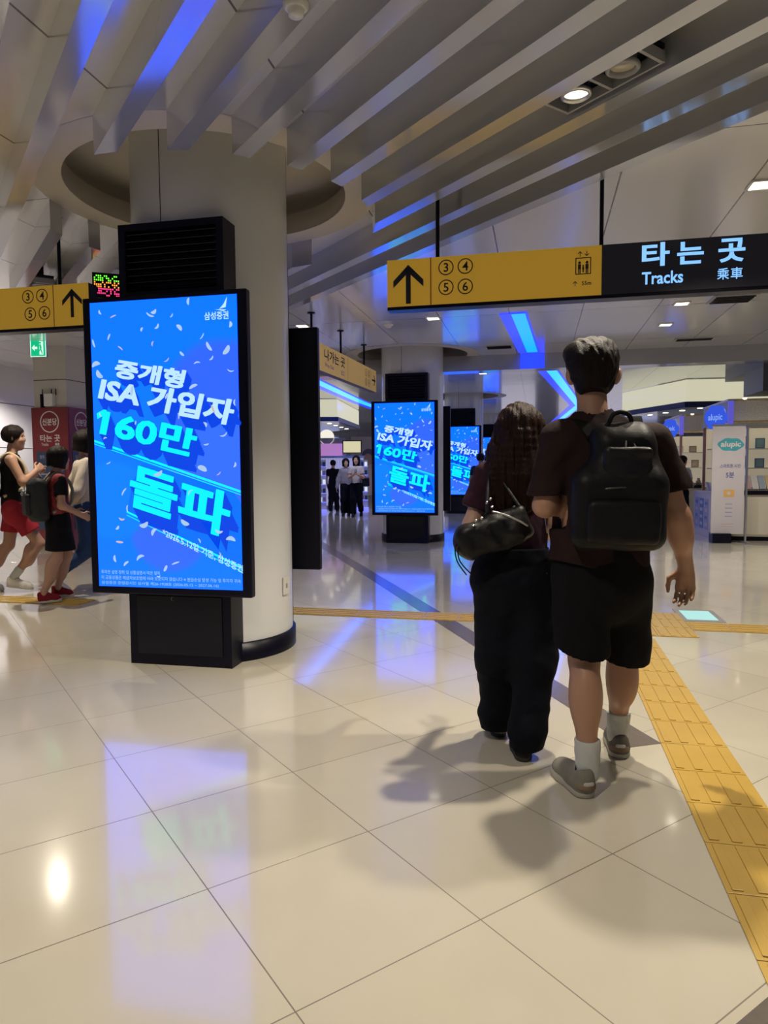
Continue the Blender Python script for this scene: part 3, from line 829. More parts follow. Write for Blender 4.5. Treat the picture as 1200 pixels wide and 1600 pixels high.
# lit panel let into the floor by the landing
f_ = thing('floor_light', 'glowing panel in a grey frame let into the floor beside the yellow landing', 'floor light', (2.76, 6.05, 0), PHI)
b = MB(); b.box((0, 0, .002), (.34, .50, .004), GREYP, bevel=.001); b.build('frame', f_)
b = MB(); b.box((0, 0, .0045), (.25, .38, .002), em('floor_light_glow', (.45, .85, .80), .9)); b.build('lit_panel', f_)

# dot-matrix board added in place of a display's reflection in a beam
t = thing('reflected_display', 'small dot-matrix board glowing red, orange and green, added for a reflection beside the louvred housing', 'display', (-2.47, 6.35, 2.97), R(20))
b = MB(); b.box((0, .03, 0), (.24, .05, .22), DARKM); b.build('housing', t)
rnd = random.Random(5)
for nm, cc, j0, j1 in (('pink', (1, .05, .22), 0, 4), ('orange', (1, .32, .05), 4, 7), ('green', (.15, 1, .05), 7, 10)):
    b = MB()
    for j in range(j0, j1):
        for i in range(13):
            if rnd.random() < .62: b.flat(*rect2(-.105+i*.0165, -.095+j*.019, -.105+i*.0165+.011, -.095+j*.019+.013), (0, .003, 0), (1, 0, 0), (0, 0, 1), em('dot_'+nm, cc, 1.6))
    o = b.build('lit_dots', t); o['label'] = nm+' dots'; o['kind'] = 'stuff'

# red cladding and posters on the pillar
REDP = mat('red_panel', (.20, .022, .028), .35, coat=.4, coat_rough=.15, var=.08, var_scale=2); WHITEL = mat('sign_white', (.70, .66, .64), .5)
POSTER = mat('poster_blue', (.035, .055, .12), .3, coat=.4, var=.5, var_scale=6); POSTL = mat('poster_lilac', (.30, .33, .45), .4)
t = thing('pillar_cladding', 'dark red signboards wrapped around the light square pillar at the left', 'sign', (pc.x, pc.y, 0), PHI)
for a in range(4):
    rot = Matrix.Rotation(R(90*a), 3, 'Z')
    def L3(x, y, z): return rot @ Vector((x, y, z))
    b = MB(); b.box(L3(0, -.322, 1.20), (.668 if a % 2 == 0 else .62, .036, 2.27), REDP, rz=R(90*a)); pn = b.build('red_panel', t)
    if a in (0, 1):
        u_, v_ = rot @ Vector((1, 0, 0)), Vector((0, 0, 1)); O = lambda x, z, e=.342: L3(x, -e, z)
        b = MB(); b.flat(*ring2(.158, .175, 40), O(0, 2.10), u_, v_, WHITEL); put_text(b, '신분당', O(0, 2.10), u_, v_, WHITEL, w=.27, h=.115, bold=.02)
        put_text(b, '타는 곳', O(0, 1.835), u_, v_, WHITEL, w=.37, h=.115, bold=.02); put_text(b, 'Tracks', O(-.10, 1.735), u_, v_, WHITEL, w=.13, h=.045); put_text(b, '乘車', O(.13, 1.735), u_, v_, WHITEL, w=.085, h=.045)
        b.build('sign_lettering', pn)
        b = MB(); b.box(L3(0, -.345, .98), (.52, .010, 1.28), POSTER, rz=R(90*a)); po = b.build('poster', t)
        b = MB(); put_text(b, '열차 시각표', O(-.08, 1.53, .352), u_, v_, POSTL, w=.24, h=.06, bold=.01)
        for i in range(6): b.flat(*rect2(-.20, -.012, -.20+.13+.05*((i*7) % 5), .012), O(0, 1.38-.13*i, .352), u_, v_, POSTL)
        b.build('poster_print', po)
t = thing('wireless_router', 'small white equipment box with aerials standing on top of the red signboards', 'electronics', (pc.x, pc.y, 0), PHI)
b = MB(); b.box((.02, -.345, 2.45), (.16, .08, .20), mat('router_white', (.75, .75, .74), .4), bevel=.006); b.build('case', t)
b = MB(); b.box((-.12, -.330, 2.44), (.05, .06, .22), DARKM, bevel=.004); b.build('junction_box', t)
for x in (-.125, .045, .125):
    b = MB(); b.tube([(x, -.325, 2.53), (x, -.325, 2.63)], .008, DARKM, 8); b.build('aerial', t)

# small plate on the flank of the nearest column
a = R(-18); c = COLUMNS[0]
t = thing('switch_plate', 'small white plate low on the right flank of the nearest column', 'switch', (c.x+.553*math.cos(a), c.y+.553*math.sin(a), .47), a)
b = MB(); b.box((.004, 0, 0), (.012, .085, .13), WHITEP, bevel=.004); b.build('cover', t)
b = MB(); b.box((.011, 0, 0), (.006, .02, .035), GREYP, bevel=.002); b.build('key_slot', t)
# ------------------------------------------------------------------ stalls on the right
GLIT = mat('glitter_panel', (.66, .65, .60), .4, metal=.4, var=.5, var_scale=55, bump=.9, bump_scale=60)
GOLD = mat('gold_trim', (.75, .55, .28), .25, metal=.8); PINKPOST = mat('copper_post', (.42, .24, .20), .3, metal=.5)
CREAM = mat('cream_cabinet', (.62, .58, .47), .45); INNER = mat('stall_back', (.66, .62, .50), .5, emit=(1, .86, .60), strength=.22)  # stall back panel glows to stand in for interior light
LITE = em('stall_lamp', (1, .86, .62), 9.); BLUES = em('stall_sign_blue', (.035, .10, .78), .9); PURP = em('stall_sign_purple', (.14, .12, .75), .7)
PALEBL = em('sign_print_pale', (.25, .42, 1.), .9)
def cloud2(w, h):
    pts = []
    for i in range(48):
        a = 2*math.pi*i/48; r = 1+.10*math.cos(2*a)+.05*math.cos(6*a+.6)
        pts.append((w/2*r*math.cos(a)*.93, h/2*r*math.sin(a)))
    return pts, [tuple(range(48))]
def stall(O, label, w, d, sign_label, word):
    rz = PHI; t = thing('shop_stall', label, 'shop stall', (O[0], O[1], 0), rz)
    b = MB(); b.box((w/2, .02, 2.24), (w, .04, .34), GLIT); b.box((.02, d/2, 2.24), (.04, d-.08, .34), GLIT); fa = b.build('fascia', t)
    for z in (2.055, 2.425):
        b = MB(); b.box((w/2, .02, z), (w+.02, .07, .035), GOLD); b.box((.02, d/2, z), (.07, d, .035), GOLD); b.build('gold_trim', fa)
    for x, y in ((.03, .03), (w-.03, .03), (.03, d-.03), (w-.03, d-.03)):
        b = MB(); b.box((x, y, 1.02), (.05, .05, 2.04), PINKPOST); b.build('post', t)
    b = MB(); b.box((w/2, d-.03, 1.45), (w-.12, .03, 1.15), INNER); b.build('back_panel', t)
    b = MB(); b.box((w/2, d/2, 2.415), (w-.1, d-.1, .02), WHITEP); b.build('roof_panel', t)
    for i in range(5):
        b = MB(); b.lathe([(0, -.02), (.028, -.02), (.034, 0)], LITE, (.25+i*(w-.5)/4, .0, 2.085 if i % 2 else 2.452), 14); b.build('fascia_lamp', fa)
    for i in range(4):
        x = .3+i*(w-.6)/3; b = MB(); b.box((x, d*.55, 2.39), (.34, .07, .03), LITE); b.build('strip_lamp', t)
    b = MB(); b.box((w/2+.02, .36, .44), (w-.10, .60, .72), CREAM); b.box((w/2+.02, .38, .05), (w-.14, .52, .09), DARKM); cb = b.build('cabinet', t)
    for i in range(int(w/.62)):
        x = .13+.62*i+.29; b = MB(); b.box((x, .052, .43), (.58, .014, .64), CREAM, bevel=.004); dr = b.build('cabinet_door', cb)
        b = MB(); b.box((x-.25, .035, .45), (.012, .02, .09), DARKM); b.build('handle', dr)
    b = MB(); b.box((w/2+.02, .36, .835), (w-.06, .66, .07), DARKM); b.build('counter_top', t)
    for z in (1.25, 1.62):
        b = MB(); b.box((w/2, d-.16, z), (w-.16, .22, .02), WHITEP); b.build('shelf', t)
    s = thing('stall_sign', sign_label, 'sign', (O[0], O[1], 0), rz)
    b = MB(); p, f = cloud2(.62, .46)
    cs = math.sqrt(.5); p3 = [(-.20+x*.62*cs, -.06-x*.62*cs, 2.13+y) for x, y in p]; n = len(p3)
    b.add(p3+[(x-.03, y-.03, z) for x, y, z in p3], [tuple(range(n)), tuple(reversed(range(n, 2*n)))]+[(i, n+i, n+(i+1) % n, (i+1) % n) for i in range(n)], BLUES)
    bl = b.build('cloud_panel', s)
    b = MB(); put_text(b, word, (-.2315, -.0915, 2.12), (cs, -cs, 0), (0, 0, 1), PALEBL, w=.26, h=.14, bold=.02); b.build('sign_lettering', bl)
    b = MB(); b.box((.025, -.04, 2.20), (.085, .03, .42), PURP); b.build('side_panel', s)
    return t
O1 = (5.92, 12.0); O2 = (6.62, 15.6)
stall(O1, 'photo goods stall with silver glitter band and cream cabinets, at the right edge', 3.2, 1.9, 'hanging blue cloud-shaped sign at the corner of the nearer right stall', 'alupic')
stall(O2, 'second glitter-banded stall with lit interior, just behind the nearer right stall', 3.0, 1.9, 'purple-blue sign at the corner of the second right stall', 'alupic')
def loc(O, x, y, z=0.): p = Vector((O[0], O[1], 0))+RX*x+HX*y; return (p.x, p.y, z)
# albums leaning on the counter
COVERS = [mat('cover_%d' % i, c, .5) for i, c in enumerate(((.55, .50, .42), (.45, .30, .30), (.60, .58, .55), (.30, .36, .45), (.55, .42, .22), (.42, .45, .35)))]
HUES = ('cream', 'dusty pink', 'white', 'blue-grey', 'ochre', 'sage')
rnd = random.Random(11); cnt = {}
ORD = ('first', 'second', 'third', 'fourth', 'fifth', 'sixth', 'seventh', 'eighth', 'ninth', 'tenth', 'eleventh', 'twelfth')
for i in range(10):
    x = .30+i*.115; h = .30
    b = MB(); rot = Euler((R(-38), 0, 0)) 
    b.box((0, 0, 0), (.10, .022, h), COVERS[i % 6], rot=rot, bevel=.003)
    o = b.build('photo_album', loc=loc(O1, x, .34, .875+.5*h*math.cos(R(38))+.012), rz=PHI)
    b = MB(); b.box((0, .0, 0), (.090, .016, h-.012), WHITEP, rot=rot); pg = b.build('pages', o); pg.location = (0, .004, .0)
    tag(o, '%s album leaning on the near stall counter, %s from the banner' % (HUES[i % 6], ORD[i]), 'album', 'albums on the stall counter')
for k, (O, n) in enumerate(((O1, 7), (O2, 6))):
    for z in (1.27, 1.64):
        for i in range(n):
            hgt = rnd.uniform(.12, .24); x = .35+.32*i+rnd.uniform(-.05, .05)
            b = MB(); b.box((0, 0, hgt/2), (.17, .025, hgt), mat('frame_%d' % (i % 3), ((.55, .50, .44), (.30, .24, .18), (.12, .25, .34))[i % 3], .4), bevel=.004)
            o = b.build('picture_frame', loc=loc(O, x, 1.74, z-.01+.001), rz=PHI)
            b = MB(); b.box((0, -.014, hgt/2), (.13, .004, hgt-.04), mat('print_%d' % (i % 4), ((.60, .62, .60), (.50, .40, .28), (.25, .40, .50), (.62, .50, .48))[i % 4], .4)); b.build('print', o)
            tag(o, 'framed print on the %s shelf of the %s right stall, %s from its left end' % ('lower' if z < 1.5 else 'upper', 'nearer' if k == 0 else 'second', ORD[i]), 'picture frame', 'framed prints on the stall shelves')
# side counter faced with a pale poster board
LILAC = mat('lilac_board', (.50, .48, .66), .4); BLUEP = mat('poster_print_blue', (.06, .17, .52), .4); PRPL = mat('poster_print_violet', (.33, .32, .60), .4)
t = thing('side_counter', 'pale lilac counter with blue poster strips, left of the white banner', 'counter', loc(O1, -.10, .35), PHI)
b = MB(); b.box((-.02, .70, .41), (.10, 1.35, .82), LILAC, bevel=.006); b.build('body', t)
b = MB(); b.box((.0, .02, .41), (.12, .02, .80), DARKM); b.build('end_panel', t)
for i, (y, m_) in enumerate(((.32, PRPL), (.70, BLUEP), (1.08, PRPL))):
    b = MB(); b.box((-.073, y, .42), (.006, .30, .56), m_); po = b.build('poster_strip', t)
    b = MB()
    for j in range(4): b.flat(*rect2(-.10, -.03, .10, .03), (-.0775, y, .62-.13*j), (0, -1, 0), (0, 0, 1), LILAC if i == 1 or j % 2 else BLUEP)
    b.build('print', po)
t = thing('leaflet_rack', 'white rack of leaflets on top of the lilac counter', 'rack', loc(O1, -.12, .75, .822), PHI)
b = MB(); b.box((0, 0, .01), (.09, .5, .02), WHITEP); b.build('tray', t)
for i in range(3):
    b = MB(); b.box((0, -.16+.16*i, .10), (.012, .12, .17), (WHITEP, PRPL, WHITEP)[i], rot=Euler((0, R(-14), 0))); b.build('leaflet_stack', t)
# goods standing in the second stall
for i in range(5):
    b = MB(); h = (.22, .15, .26, .18, .12)[i]; r = (.035, .05, .03, .045, .055)[i]
    b.lathe([(0, 0), (r, 0), (r*1.05, h*.5), (r*.6, h*.8), (r*.7, h)], WHITEP if i % 2 == 0 else mat('vase_sand', (.50, .40, .25), .4), n=20)
    o = b.build('vase', loc=loc(O2, .30+.17*i, .30, .871)); tag(o, '%s vase on the second right stall counter, %s from the left' % ('white' if i % 2 == 0 else 'sand coloured', ORD[i]), 'vase', 'vases on the second stall')
# banner
BANN = mat('banner_cloth', (.56, .53, .56), .6, var=.03); BLUEI = mat('banner_ink', (.10, .11, .36), .5); TEAL = mat('banner_teal', (.06, .36, .44), .5); ORNG = mat('banner_orange', (.75, .42, .12), .5)
t = thing('banner_stand', 'tall white upright banner with teal logo at the corner of the right stall', 'banner', (5.80, 11.72, 0), PHI+R(4))
b = MB(); b.box((0, 0, 1.06), (.52, .008, 1.82), BANN); bn = b.build('banner', t)
b = MB(); b.box((-.10, .02, .085), (.30, .22, .16), DARKM, bevel=.01); b.build('base_box', t)
b = MB(); b.box((0, .0, 1.985), (.54, .022, .03), CHROME); b.box((.30, .02, 1.0), (.03, .03, 1.98), CHROME); b.box((.30, 0, .012), (.10, .36, .02), CHROME); b.box((.28, .01, 1.985), (.06, .03, .03), CHROME); b.build('frame', t)
b = MB(); Ux, Vz = (1, 0, 0), (0, 0, 1)
b.flat(*cloud2(.40, .24), (.03, -.0055, 1.66), Ux, Vz, TEAL); put_text(b, 'alupic', (.03, -.0075, 1.655), Ux, Vz, WHITEL, w=.32, h=.12, bold=.03, shear=.1)
put_text(b, '스마트폰 사진', (.03, -.0065, 1.30), Ux, Vz, BLUEI, w=.32, h=.065, bold=.01); put_text(b, '5분', (.03, -.0065, 1.15), Ux, Vz, BLUEI, w=.13, h=.10, bold=.015)
b.flat(*rect2(-.085, -.06, .085, .06), (.02, -.006, .84), Ux, Vz, ORNG); b.flat(*disc2(.03), (.02, -.007, .84), Ux, Vz, BANN)
for i in range(4): b.flat(*rect2(-.055, -.007, .055, .007), (.02, -.006, .66-.07*i), Ux, Vz, PRPL)
for i in range(2): b.flat(*rect2(-.10, -.004, .10, .004), (.0, -.006, .32-.04*i), Ux, Vz, mat('banner_pink', (.60, .40, .42), .5))
b.build('banner_print', bn)

# ------------------------------------------------------------------ lit canopies of the shops behind
CREAML = em('lightbox_cream', (.95, .92, .66), .62); NAVYT = mat('canopy_navy', (.02, .03, .12), .35, coat=.4); SOFF = mat('canopy_soffit', (.45, .55, .68), .35, coat=.4)
def canopy(name, label, pts, depth_dir, depth, z0=2.66, zt=.13):
    """lit fascia following pts, a dark lower trim and a soffit behind it"""
    t = thing(name, label, 'canopy', (*pts[0], 0)); o = Vector((*pts[0], 0)); dd = Vector((*depth_dir, 0)).normalized()*depth
    A = [Vector((*p, 0))-o for p in pts]
    def ribbon(z0_, z1_, m, off, nm):
        b = MB()
        for a, c in zip(A, A[1:]):
            d = (c-a).normalized(); n = Vector((d.y, -d.x, 0))
            if n.dot(dd) > 0: n = -n
            b.add([a+n*off+Vector((0, 0, z0_)), c+n*off+Vector((0, 0, z0_)), c+n*off+Vector((0, 0, z1_)), a+n*off+Vector((0, 0, z1_)),
                   a+Vector((0, 0, z0_))-n*.05, c+Vector((0, 0, z0_))-n*.05, c+Vector((0, 0, z1_))-n*.05, a+Vector((0, 0, z1_))-n*.05],
                  [(0, 1, 2, 3), (7, 6, 5, 4), (0, 4, 5, 1), (3, 2, 6, 7), (0, 3, 7, 4), (1, 5, 6, 2)], m)
        return b.build(nm, t)
    ribbon(z0, z0+zt, NAVYT, .03, 'dark_trim'); ribbon(z0+zt, ZC-.02, CREAML, .0, 'lit_fascia')
    b = MB(); P = A+[a+dd for a in reversed(A)]
    b.add([p+Vector((0, 0, z0+.02)) for p in P], [tuple(range(len(P)))], SOFF); sf = b.build('soffit', t)
    for a, c in zip(A, A[1:]):
        for k in range(4):
            p = a+(c-a)*(k+.5)/4+dd*.25
            b = MB(); b.lathe([(0, z0+.012), (.06, z0+.012), (.07, z0+.019)], LENS, p, 16); b.build('soffit_lamp', sf)
    return t
canopy('shop_canopy', 'lit cream canopy with dark blue edge over the shops behind the right stalls', [(6.55, 19.2), (7.05, 16.3), (10.2, 15.9)], (1, .25), 2.6)
canopy('shop_canopy', 'lit cream canopy with dark edge over the photo booths left of the second column', [(-4.6, 20.2), (-1.34, 20.4), (-.86, 24.6)], (-.55, 1), 3.2)
DGREY = mat('bulkhead_dark', (.15, .15, .15), .35, metal=.3)
# return of the bulkhead over the near stall
b = MB(); c = Vector(loc(O1, 2.35, 1.2)); b.box((c.x, c.y, 2.86), (3.3, 1.2, .46), DGREY, rz=PHI); struct(b.build('ceiling_bulkhead'))
b = MB(); c = Vector(loc(O1, 2.35, 1.9)); b.box((c.x, c.y, 3.2), (3.3, 2.6, .24), DGREY, rz=PHI); struct(b.build('ceiling_bulkhead'))

# ------------------------------------------------------------------ photo booths, far left
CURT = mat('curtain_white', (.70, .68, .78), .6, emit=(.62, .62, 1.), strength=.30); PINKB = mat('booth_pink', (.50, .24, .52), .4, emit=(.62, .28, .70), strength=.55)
SIGNW = em('booth_sign_white', (1, .95, .82), .9); RACKB = em('rack_light', (.20, .22, 1.), 1.2); SCRN = em('booth_screen', (.75, .85, 1.), .9); YELW = em('booth_menu', (.85, .78, .48), .8)
t = thing('photo_booth', 'pink photo booth with a lit white sign, left of the far walkers', 'photo booth', (-2.25, 23.9, 0), 0)
b = MB(); b.box((0, 0, 1.15), (1.9, 1.2, 2.3), mat('booth_body', (.34, .34, .44), .4)); b.build('body', t)
b = MB(); b.box((.30, -.62, 1.86), (1.15, .06, .50), PINKB); b.build('pink_panel', t)
b = MB(); b.lathe([(0, -.03), (.23, -.03), (.25, 0)], SIGNW, (.36, -.62, 2.33), 28, rot=Matrix.Rotation(R(90), 3, 'X')); b.build('lit_sign', t)
t = thing('curtain', 'pleated white lit curtain hanging behind the far walkers', 'curtain', (-1.40, 22.6, 0), R(6))
b = MB(); vs = []; fs = []
for i in range(81):
    x = -.75+1.5*i/80; y = .03*math.sin(i*1.25); vs += [(x, y, .08), (x, y, 1.62)]
for i in range(80): fs.append((2*i, 2*i+2, 2*i+3, 2*i+1))
b.add(vs, fs, CURT, True); b.build('cloth', t)
b = MB(); b.box((0, 0, 1.66), (1.55, .10, .07), CHROME); b.build('rail', t)
for k, (x, y, lab) in enumerate(((-1.86, 20.4, 'display rack of key rings lit blue, at the left of the far walkers'), (-.66, 21.6, 'display rack lit blue, at the right of the far walkers'))):
    t = thing('display_rack', lab, 'rack', (x, y, 0), R(5))
    b = MB(); b.box((0, .10, .80), (.34, .03, 1.5), WHITEP); b.box((0, 0, .04), (.36, .26, .08), RACKB); b.build('frame', t)
    for j in range(5):
        b = MB(); b.box((0, .04, .30+.26*j), (.34, .12, .015), RACKB); sh = b.build('shelf', t)
        for i in range(3):
            b = MB(); b.box((-.11+.11*i, .03, .38+.26*j), (.075, .05, .13), (POSTER, SCRN, mat('pack_violet', (.30, .22, .50), .4))[(i+j+k) % 3]); b.build('pack', sh)
t = thing('menu_screen', 'lit pale yellow menu screen above the far walkers', 'screen', (-1.02, 22.6, 1.98), R(4))
b = MB(); b.box((0, 0, 0), (.62, .05, .42), DARKM); b.build('housing', t)
b = MB(); b.box((0, -.028, 0), (.56, .008, .36), YELW); b.build('display', t)
t = thing('kiosk_screen', 'pale lit machine with two small screens behind the right-hand far walker', 'photo machine', (-.74, 22.3, 0), R(4))
b = MB(); b.box((0, 0, .75), (.42, .3, 1.5), mat('machine_grey', (.45, .46, .55), .4)); b.build('body', t)
for x in (-.10, .10):
    b = MB(); b.box((x, -.155, 1.28), (.16, .01, .34), SCRN); b.build('display', t)
t = thing('wall_poster', 'tall beige poster of a figure, half hidden behind the second column', 'poster', (-.62, 26.2, 1.36), R(3))
b = MB(); b.box((0, 0, 0), (1.2, .04, 2.2), mat('poster_beige', (.46, .38, .32), .6)); b.build('board', t)
b = MB(); PO = (0, -.024, 0); b.flat(*disc2(.26, sy=1.15), (.05, -.024, .35), Ux, Vz, mat('poster_hair', (.10, .08, .12), .6)); b.flat(*disc2(.17, sy=1.3), (.03, -.026, .25), Ux, Vz, mat('poster_skin', (.42, .25, .20), .6))
b.flat(*poly2([(-.4, -1.0), (.4, -1.0), (.3, -.1), (-.3, -.1)]), (0, -.025, 0), Ux, Vz, mat('poster_dress', (.50, .40, .42), .6)); b.build('print', t)
# glowing shopfronts added to brighten the far end of the hall
for k, (a, h, lab) in enumerate(((-8.6, 27, 'added glowing shopfront along the left wall'), (8.9, 26, 'added glowing shopfront along the right wall, behind the tall man'), (-3.0, 43.5, 'added glowing shopfront in the far end wall, left half'), (4.0, 43.5, 'added glowing shopfront in the far end wall, right half'))):
    rz = PHI+(R(90) if k == 0 else R(-90) if k == 1 else 0); t = thing('shopfront', lab, 'shop', hp(a, h), rz)
    b = MB(); b.box((0, .2, 1.35), (6, .3, 2.7), WALLP); b.build('frame', t)
    b = MB(); b.box((0, .03, 1.2), (5.6, .04, 2.0), em('shop_glow', (.85, .80, .95), .7)); b.build('added_window', t)
    b = MB(); b.box((0, .03, 2.45), (5.6, .06, .34), em('shop_fascia', (.35, .45, 1.), .8)); b.build('lit_fascia', t)
# ------------------------------------------------------------------ people
SKIN = mat('skin', (.43, .24, .16), .5, var=.08, var_scale=18, bump=.05, bump_scale=200)
SKIN_PALE = mat('skin_pale', (.58, .36, .27), .5, var=.06, var_scale=18)
def cloth(name, col, var=.25, rough=.85, sheen=0., bump=.35, scale=14): return mat(name, col, rough, var=var, var_scale=scale, bump=bump, bump_scale=26, sheen=sheen, spec=.15)
def hairm(name, col, rough=.5):
    return mat(name, col, rough, var=.55, var_scale=30, bump=.5, bump_scale=60, spec=.13, stretch=(4, 4, .35))
HAIR_BLACK = hairm('hair_black', (.011, .007, .006)); HAIR_BROWN = hairm('hair_dark_brown', (.018, .0075, .0055), .42)
T_BROWN = cloth('tee_charcoal_brown', (.021, .011, .012)); T_PLUM = cloth('tee_plum', (.038, .015, .028))
BLACKC = cloth('black_cotton', (.0045, .0045, .0065)); NAVYC = cloth('black_trouser', (.0042, .005, .010))
SOCKM = cloth('sock_white', (.55, .58, .56), .06, bump=.5); WHITESH = cloth('shoe_white', (.62, .60, .56), .08)
GREYSH = cloth('shoe_grey', (.24, .225, .19), .25, bump=.2); GREYSH2 = cloth('shoe_grey_suede', (.15, .145, .13), .25)
COUNTER = cloth('heel_counter_tan', (.25, .19, .13), .2)
SOLEM = mat('sole_cream', (.46, .43, .36), .6, var=.1); SOLED = mat('sole_dark', (.03, .03, .03), .7)
NYLON = mat('black_nylon', (.006, .006, .0075), .5, spec=.2, var=.3, var_scale=20, bump=.3, bump_scale=24)
WEBB = mat('black_webbing', (.012, .012, .012), .95, spec=.04, var=.3, var_scale=60)
LEATHER = mat('black_leather', (.006, .006, .008), .45, spec=.28, coat=.06, coat_rough=.25, var=.2, bump=.4, bump_scale=30)
EYEM = mat('eye_dark', (.015, .01, .01), .2); LIPM = mat('lip', (.42, .16, .14), .5)

def unit(v): v = np.array(v, float); return v/np.linalg.norm(v)
def hand_prims(w, d, n, side, s=1., curl=.5, thumb=.5, fr=.0085):
    """w wrist, d towards the knuckles, n out of the back of the hand, side +1/-1: thumb on +/-(d x n)"""
    w = np.array(w, float); d = unit(d); n = unit(np.array(n)-d*np.dot(n, d)); t = np.cross(d, n)*side
    P = [cap(w, w+d*.035*s, .026*s, .031*s, k=.015, flat=n, s=.66)]
    P += [cap(w+d*.03*s+t*.006*s, w+d*.085*s+t*.022*s, .024*s, .019*s, k=.02, flat=n, s=.62), cap(w+d*.03*s-t*.01*s, w+d*.08*s-t*.022*s, .022*s, .018*s, k=.02, flat=n, s=.62)]
    for i, (off, L, st) in enumerate(((.030, .072, .090), (.0095, .080, .094), (-.0115, .074, .091), (-.031, .058, .083))):
        p = w+d*st*s+t*off*s; a = .25*curl; q = p
        for j, fr_ in enumerate((.45, .30, .25)):
            a += curl*(.75 if j else .45)
            dd = d*math.cos(a)-n*math.sin(a)+t*(off*.6)
            e = q+unit(dd)*L*fr_*s
            P.append(cap(q, e, (fr-.0006*j)*s, (fr-.0006*(j+1))*s, k=.006)); q = e
    p = w+d*.028*s+t*.028*s; q = p+unit(d*.55+t*.75-n*.25*thumb)*.040*s; e = q+unit(d*.9+t*.12-n*.45*thumb)*.030*s; g = e+unit(d*.95-t*.1-n*.5*thumb)*.024*s
    P += [cap(p, q, .0145*s, .0115*s, k=.014), cap(q, e, .0105*s, .0095*s, k=.006), cap(e, g, .0095*s, .0075*s, k=.004)]
    return P
def head_prims(c, F, s=1., ears=True):
    """c: centre of the skull, F: facing"""
    c = np.array(c, float); F = unit(F); Z = np.array((0, 0, 1.)); X = np.cross(F, Z)
    yaw = math.atan2(-F[0], F[1]); r = (0, 0, yaw)
    L = lambda x, y, z: c+X*x*s+F*y*s+Z*z*s
    P = [ell(L(0, 0, .02), (.076*s, .095*s, .098*s), r, k=.02), ell(L(0, .035, -.055), (.058*s, .06*s, .072*s), r, k=.03),
         cap(L(0, .055, -.105), L(0, .060, -.112), .026*s, k=.03), ell(L(0, .088, -.022), (.014*s, .020*s, .026*s), r, k=.012), ell(L(0, .102, -.034), (.012*s, .010*s, .010*s), r, k=.008),
         ell(L(0, .086, -.070), (.022*s, .010*s, .010*s), r, k=.008)]
    for q in (-1, 1):
        P.append(ell(L(q*.030, .098, .008), (.019*s, .016*s, .011*s), r, k=.012, op='-'))
        P.append(ell(L(q*.034, .070, -.035), (.024*s, .022*s, .022*s), r, k=.02))
        if ears:
            P.append(ell(L(q*.080, -.004, -.008), (.011*s, .020*s, .033*s), (0, q*.25, yaw-q*.35), k=.006))
    return P
def face_bits(c, F, parent, s=1.):
    c = np.array(c, float); F = unit(F); Z = np.array((0, 0, 1.)); X = np.cross(F, Z)
    for q in (-1, 1):
        b = MB(); p = c+X*q*.030*s+F*.083*s+Z*.008*s
        b.lathe([(0, .011*s), (.008*s, .008*s), (.011*s, 0), (0, -.010*s)], EYEM, p, 12); b.build('eye', parent)
    b = MB(); p = c+F*.094*s-Z*.070*s
    b.tube([p-X*.020*s-F*.006*s, p, p+X*.020*s-F*.006*s], [.002*s, .006*s, .002*s], LIPM, 8); b.build('lips', parent)
def shoe(parent, heel, toe, m, sole, L=.27, s=1., tab=None, w=.046):
    """heel and toe on the ground"""
    h = np.array(heel, float); t = np.array(toe, float); d = unit(t-h); t = h+d*L; up = np.array((0, 0, 1.))
    if abs(d[2]) > .05: up = unit(up-d*np.dot(up, d))
    x = np.cross(d, up)
    P = [cap(h+d*.045+up*.058, h+d*.10+up*.055, w*.84, w*.86, k=.02), cap(h+d*.05+up*.03, t-d*.06+up*.028, w*.84, w*.95, k=.03), cap(t-d*.09+up*.035, t-d*.045+up*.030, w*.86, w*.72, k=.03),
         cap(h+d*.11+up*.065, h+d*.17+up*.045, w*.72, w*.70, k=.03), cap(h+d*.03+up*.09, h+d*.085+up*.088, w*.62, w*.62, k=.02),
         cap(h+d*.04+up*.14, h+d*.07+up*.085, w*.50, w*.52, k=.006, op='-'), cut(h+up*.016, -up)]
    o = sdf_mesh('shoe', P, .006, m, parent)
    P = [cap(h+d*.052+up*.016, t-d*.05+up*.014, w*.95, w*1.04, k=.02), cap(t-d*.10+up*.014, t-d*.045+up*.016, w*1.04, w*.86, k=.02), cut(h+up*.001, -up), cut(h+up*.036, up)]
    sdf_mesh('sole', P, .006, sole, o)
    if tab:
        sdf_mesh('heel_counter', [cap(h+d*.040+up*.045, h+d*.085+up*.044, w*.90, w*.91, k=.02), cut(h+up*.034, -up), cut(h+up*.062, up), cut(h+d*.085, d)], .005, COUNTER, o)
        P = [ell(h+d*.004+up*.062, (.024, .008, .013), (0, 0, math.atan2(-d[0], d[1])), k=.004)]
        sdf_mesh('heel_tab', P, .004, tab, o)
    return o
def flat_cut(p, d, w, L):
    """takes away everything in a box that starts at p and runs on along d"""
    d = unit(d); e = Vector(d).to_track_quat('Z', 'Y').to_euler()
    return rbox(np.array(p)+d*L, (w, w, L), e, r=.004, k=.003, op='-')
def limb(a, m, b, r, k=.03, bulge=None):
    """two-bone limb with taper; bulge: (offset vector, radius) for a calf"""
    P = [cap(a, m, r[0], r[1], k=k), cap(m, b, r[1], r[2], k=k)]
    if bulge is not None:
        q = np.array(m)*.68+np.array(b)*.32+np.array(bulge[0]); P.append(ell(q, (bulge[1], bulge[1]*1.05, .12), k=.05))
    return P

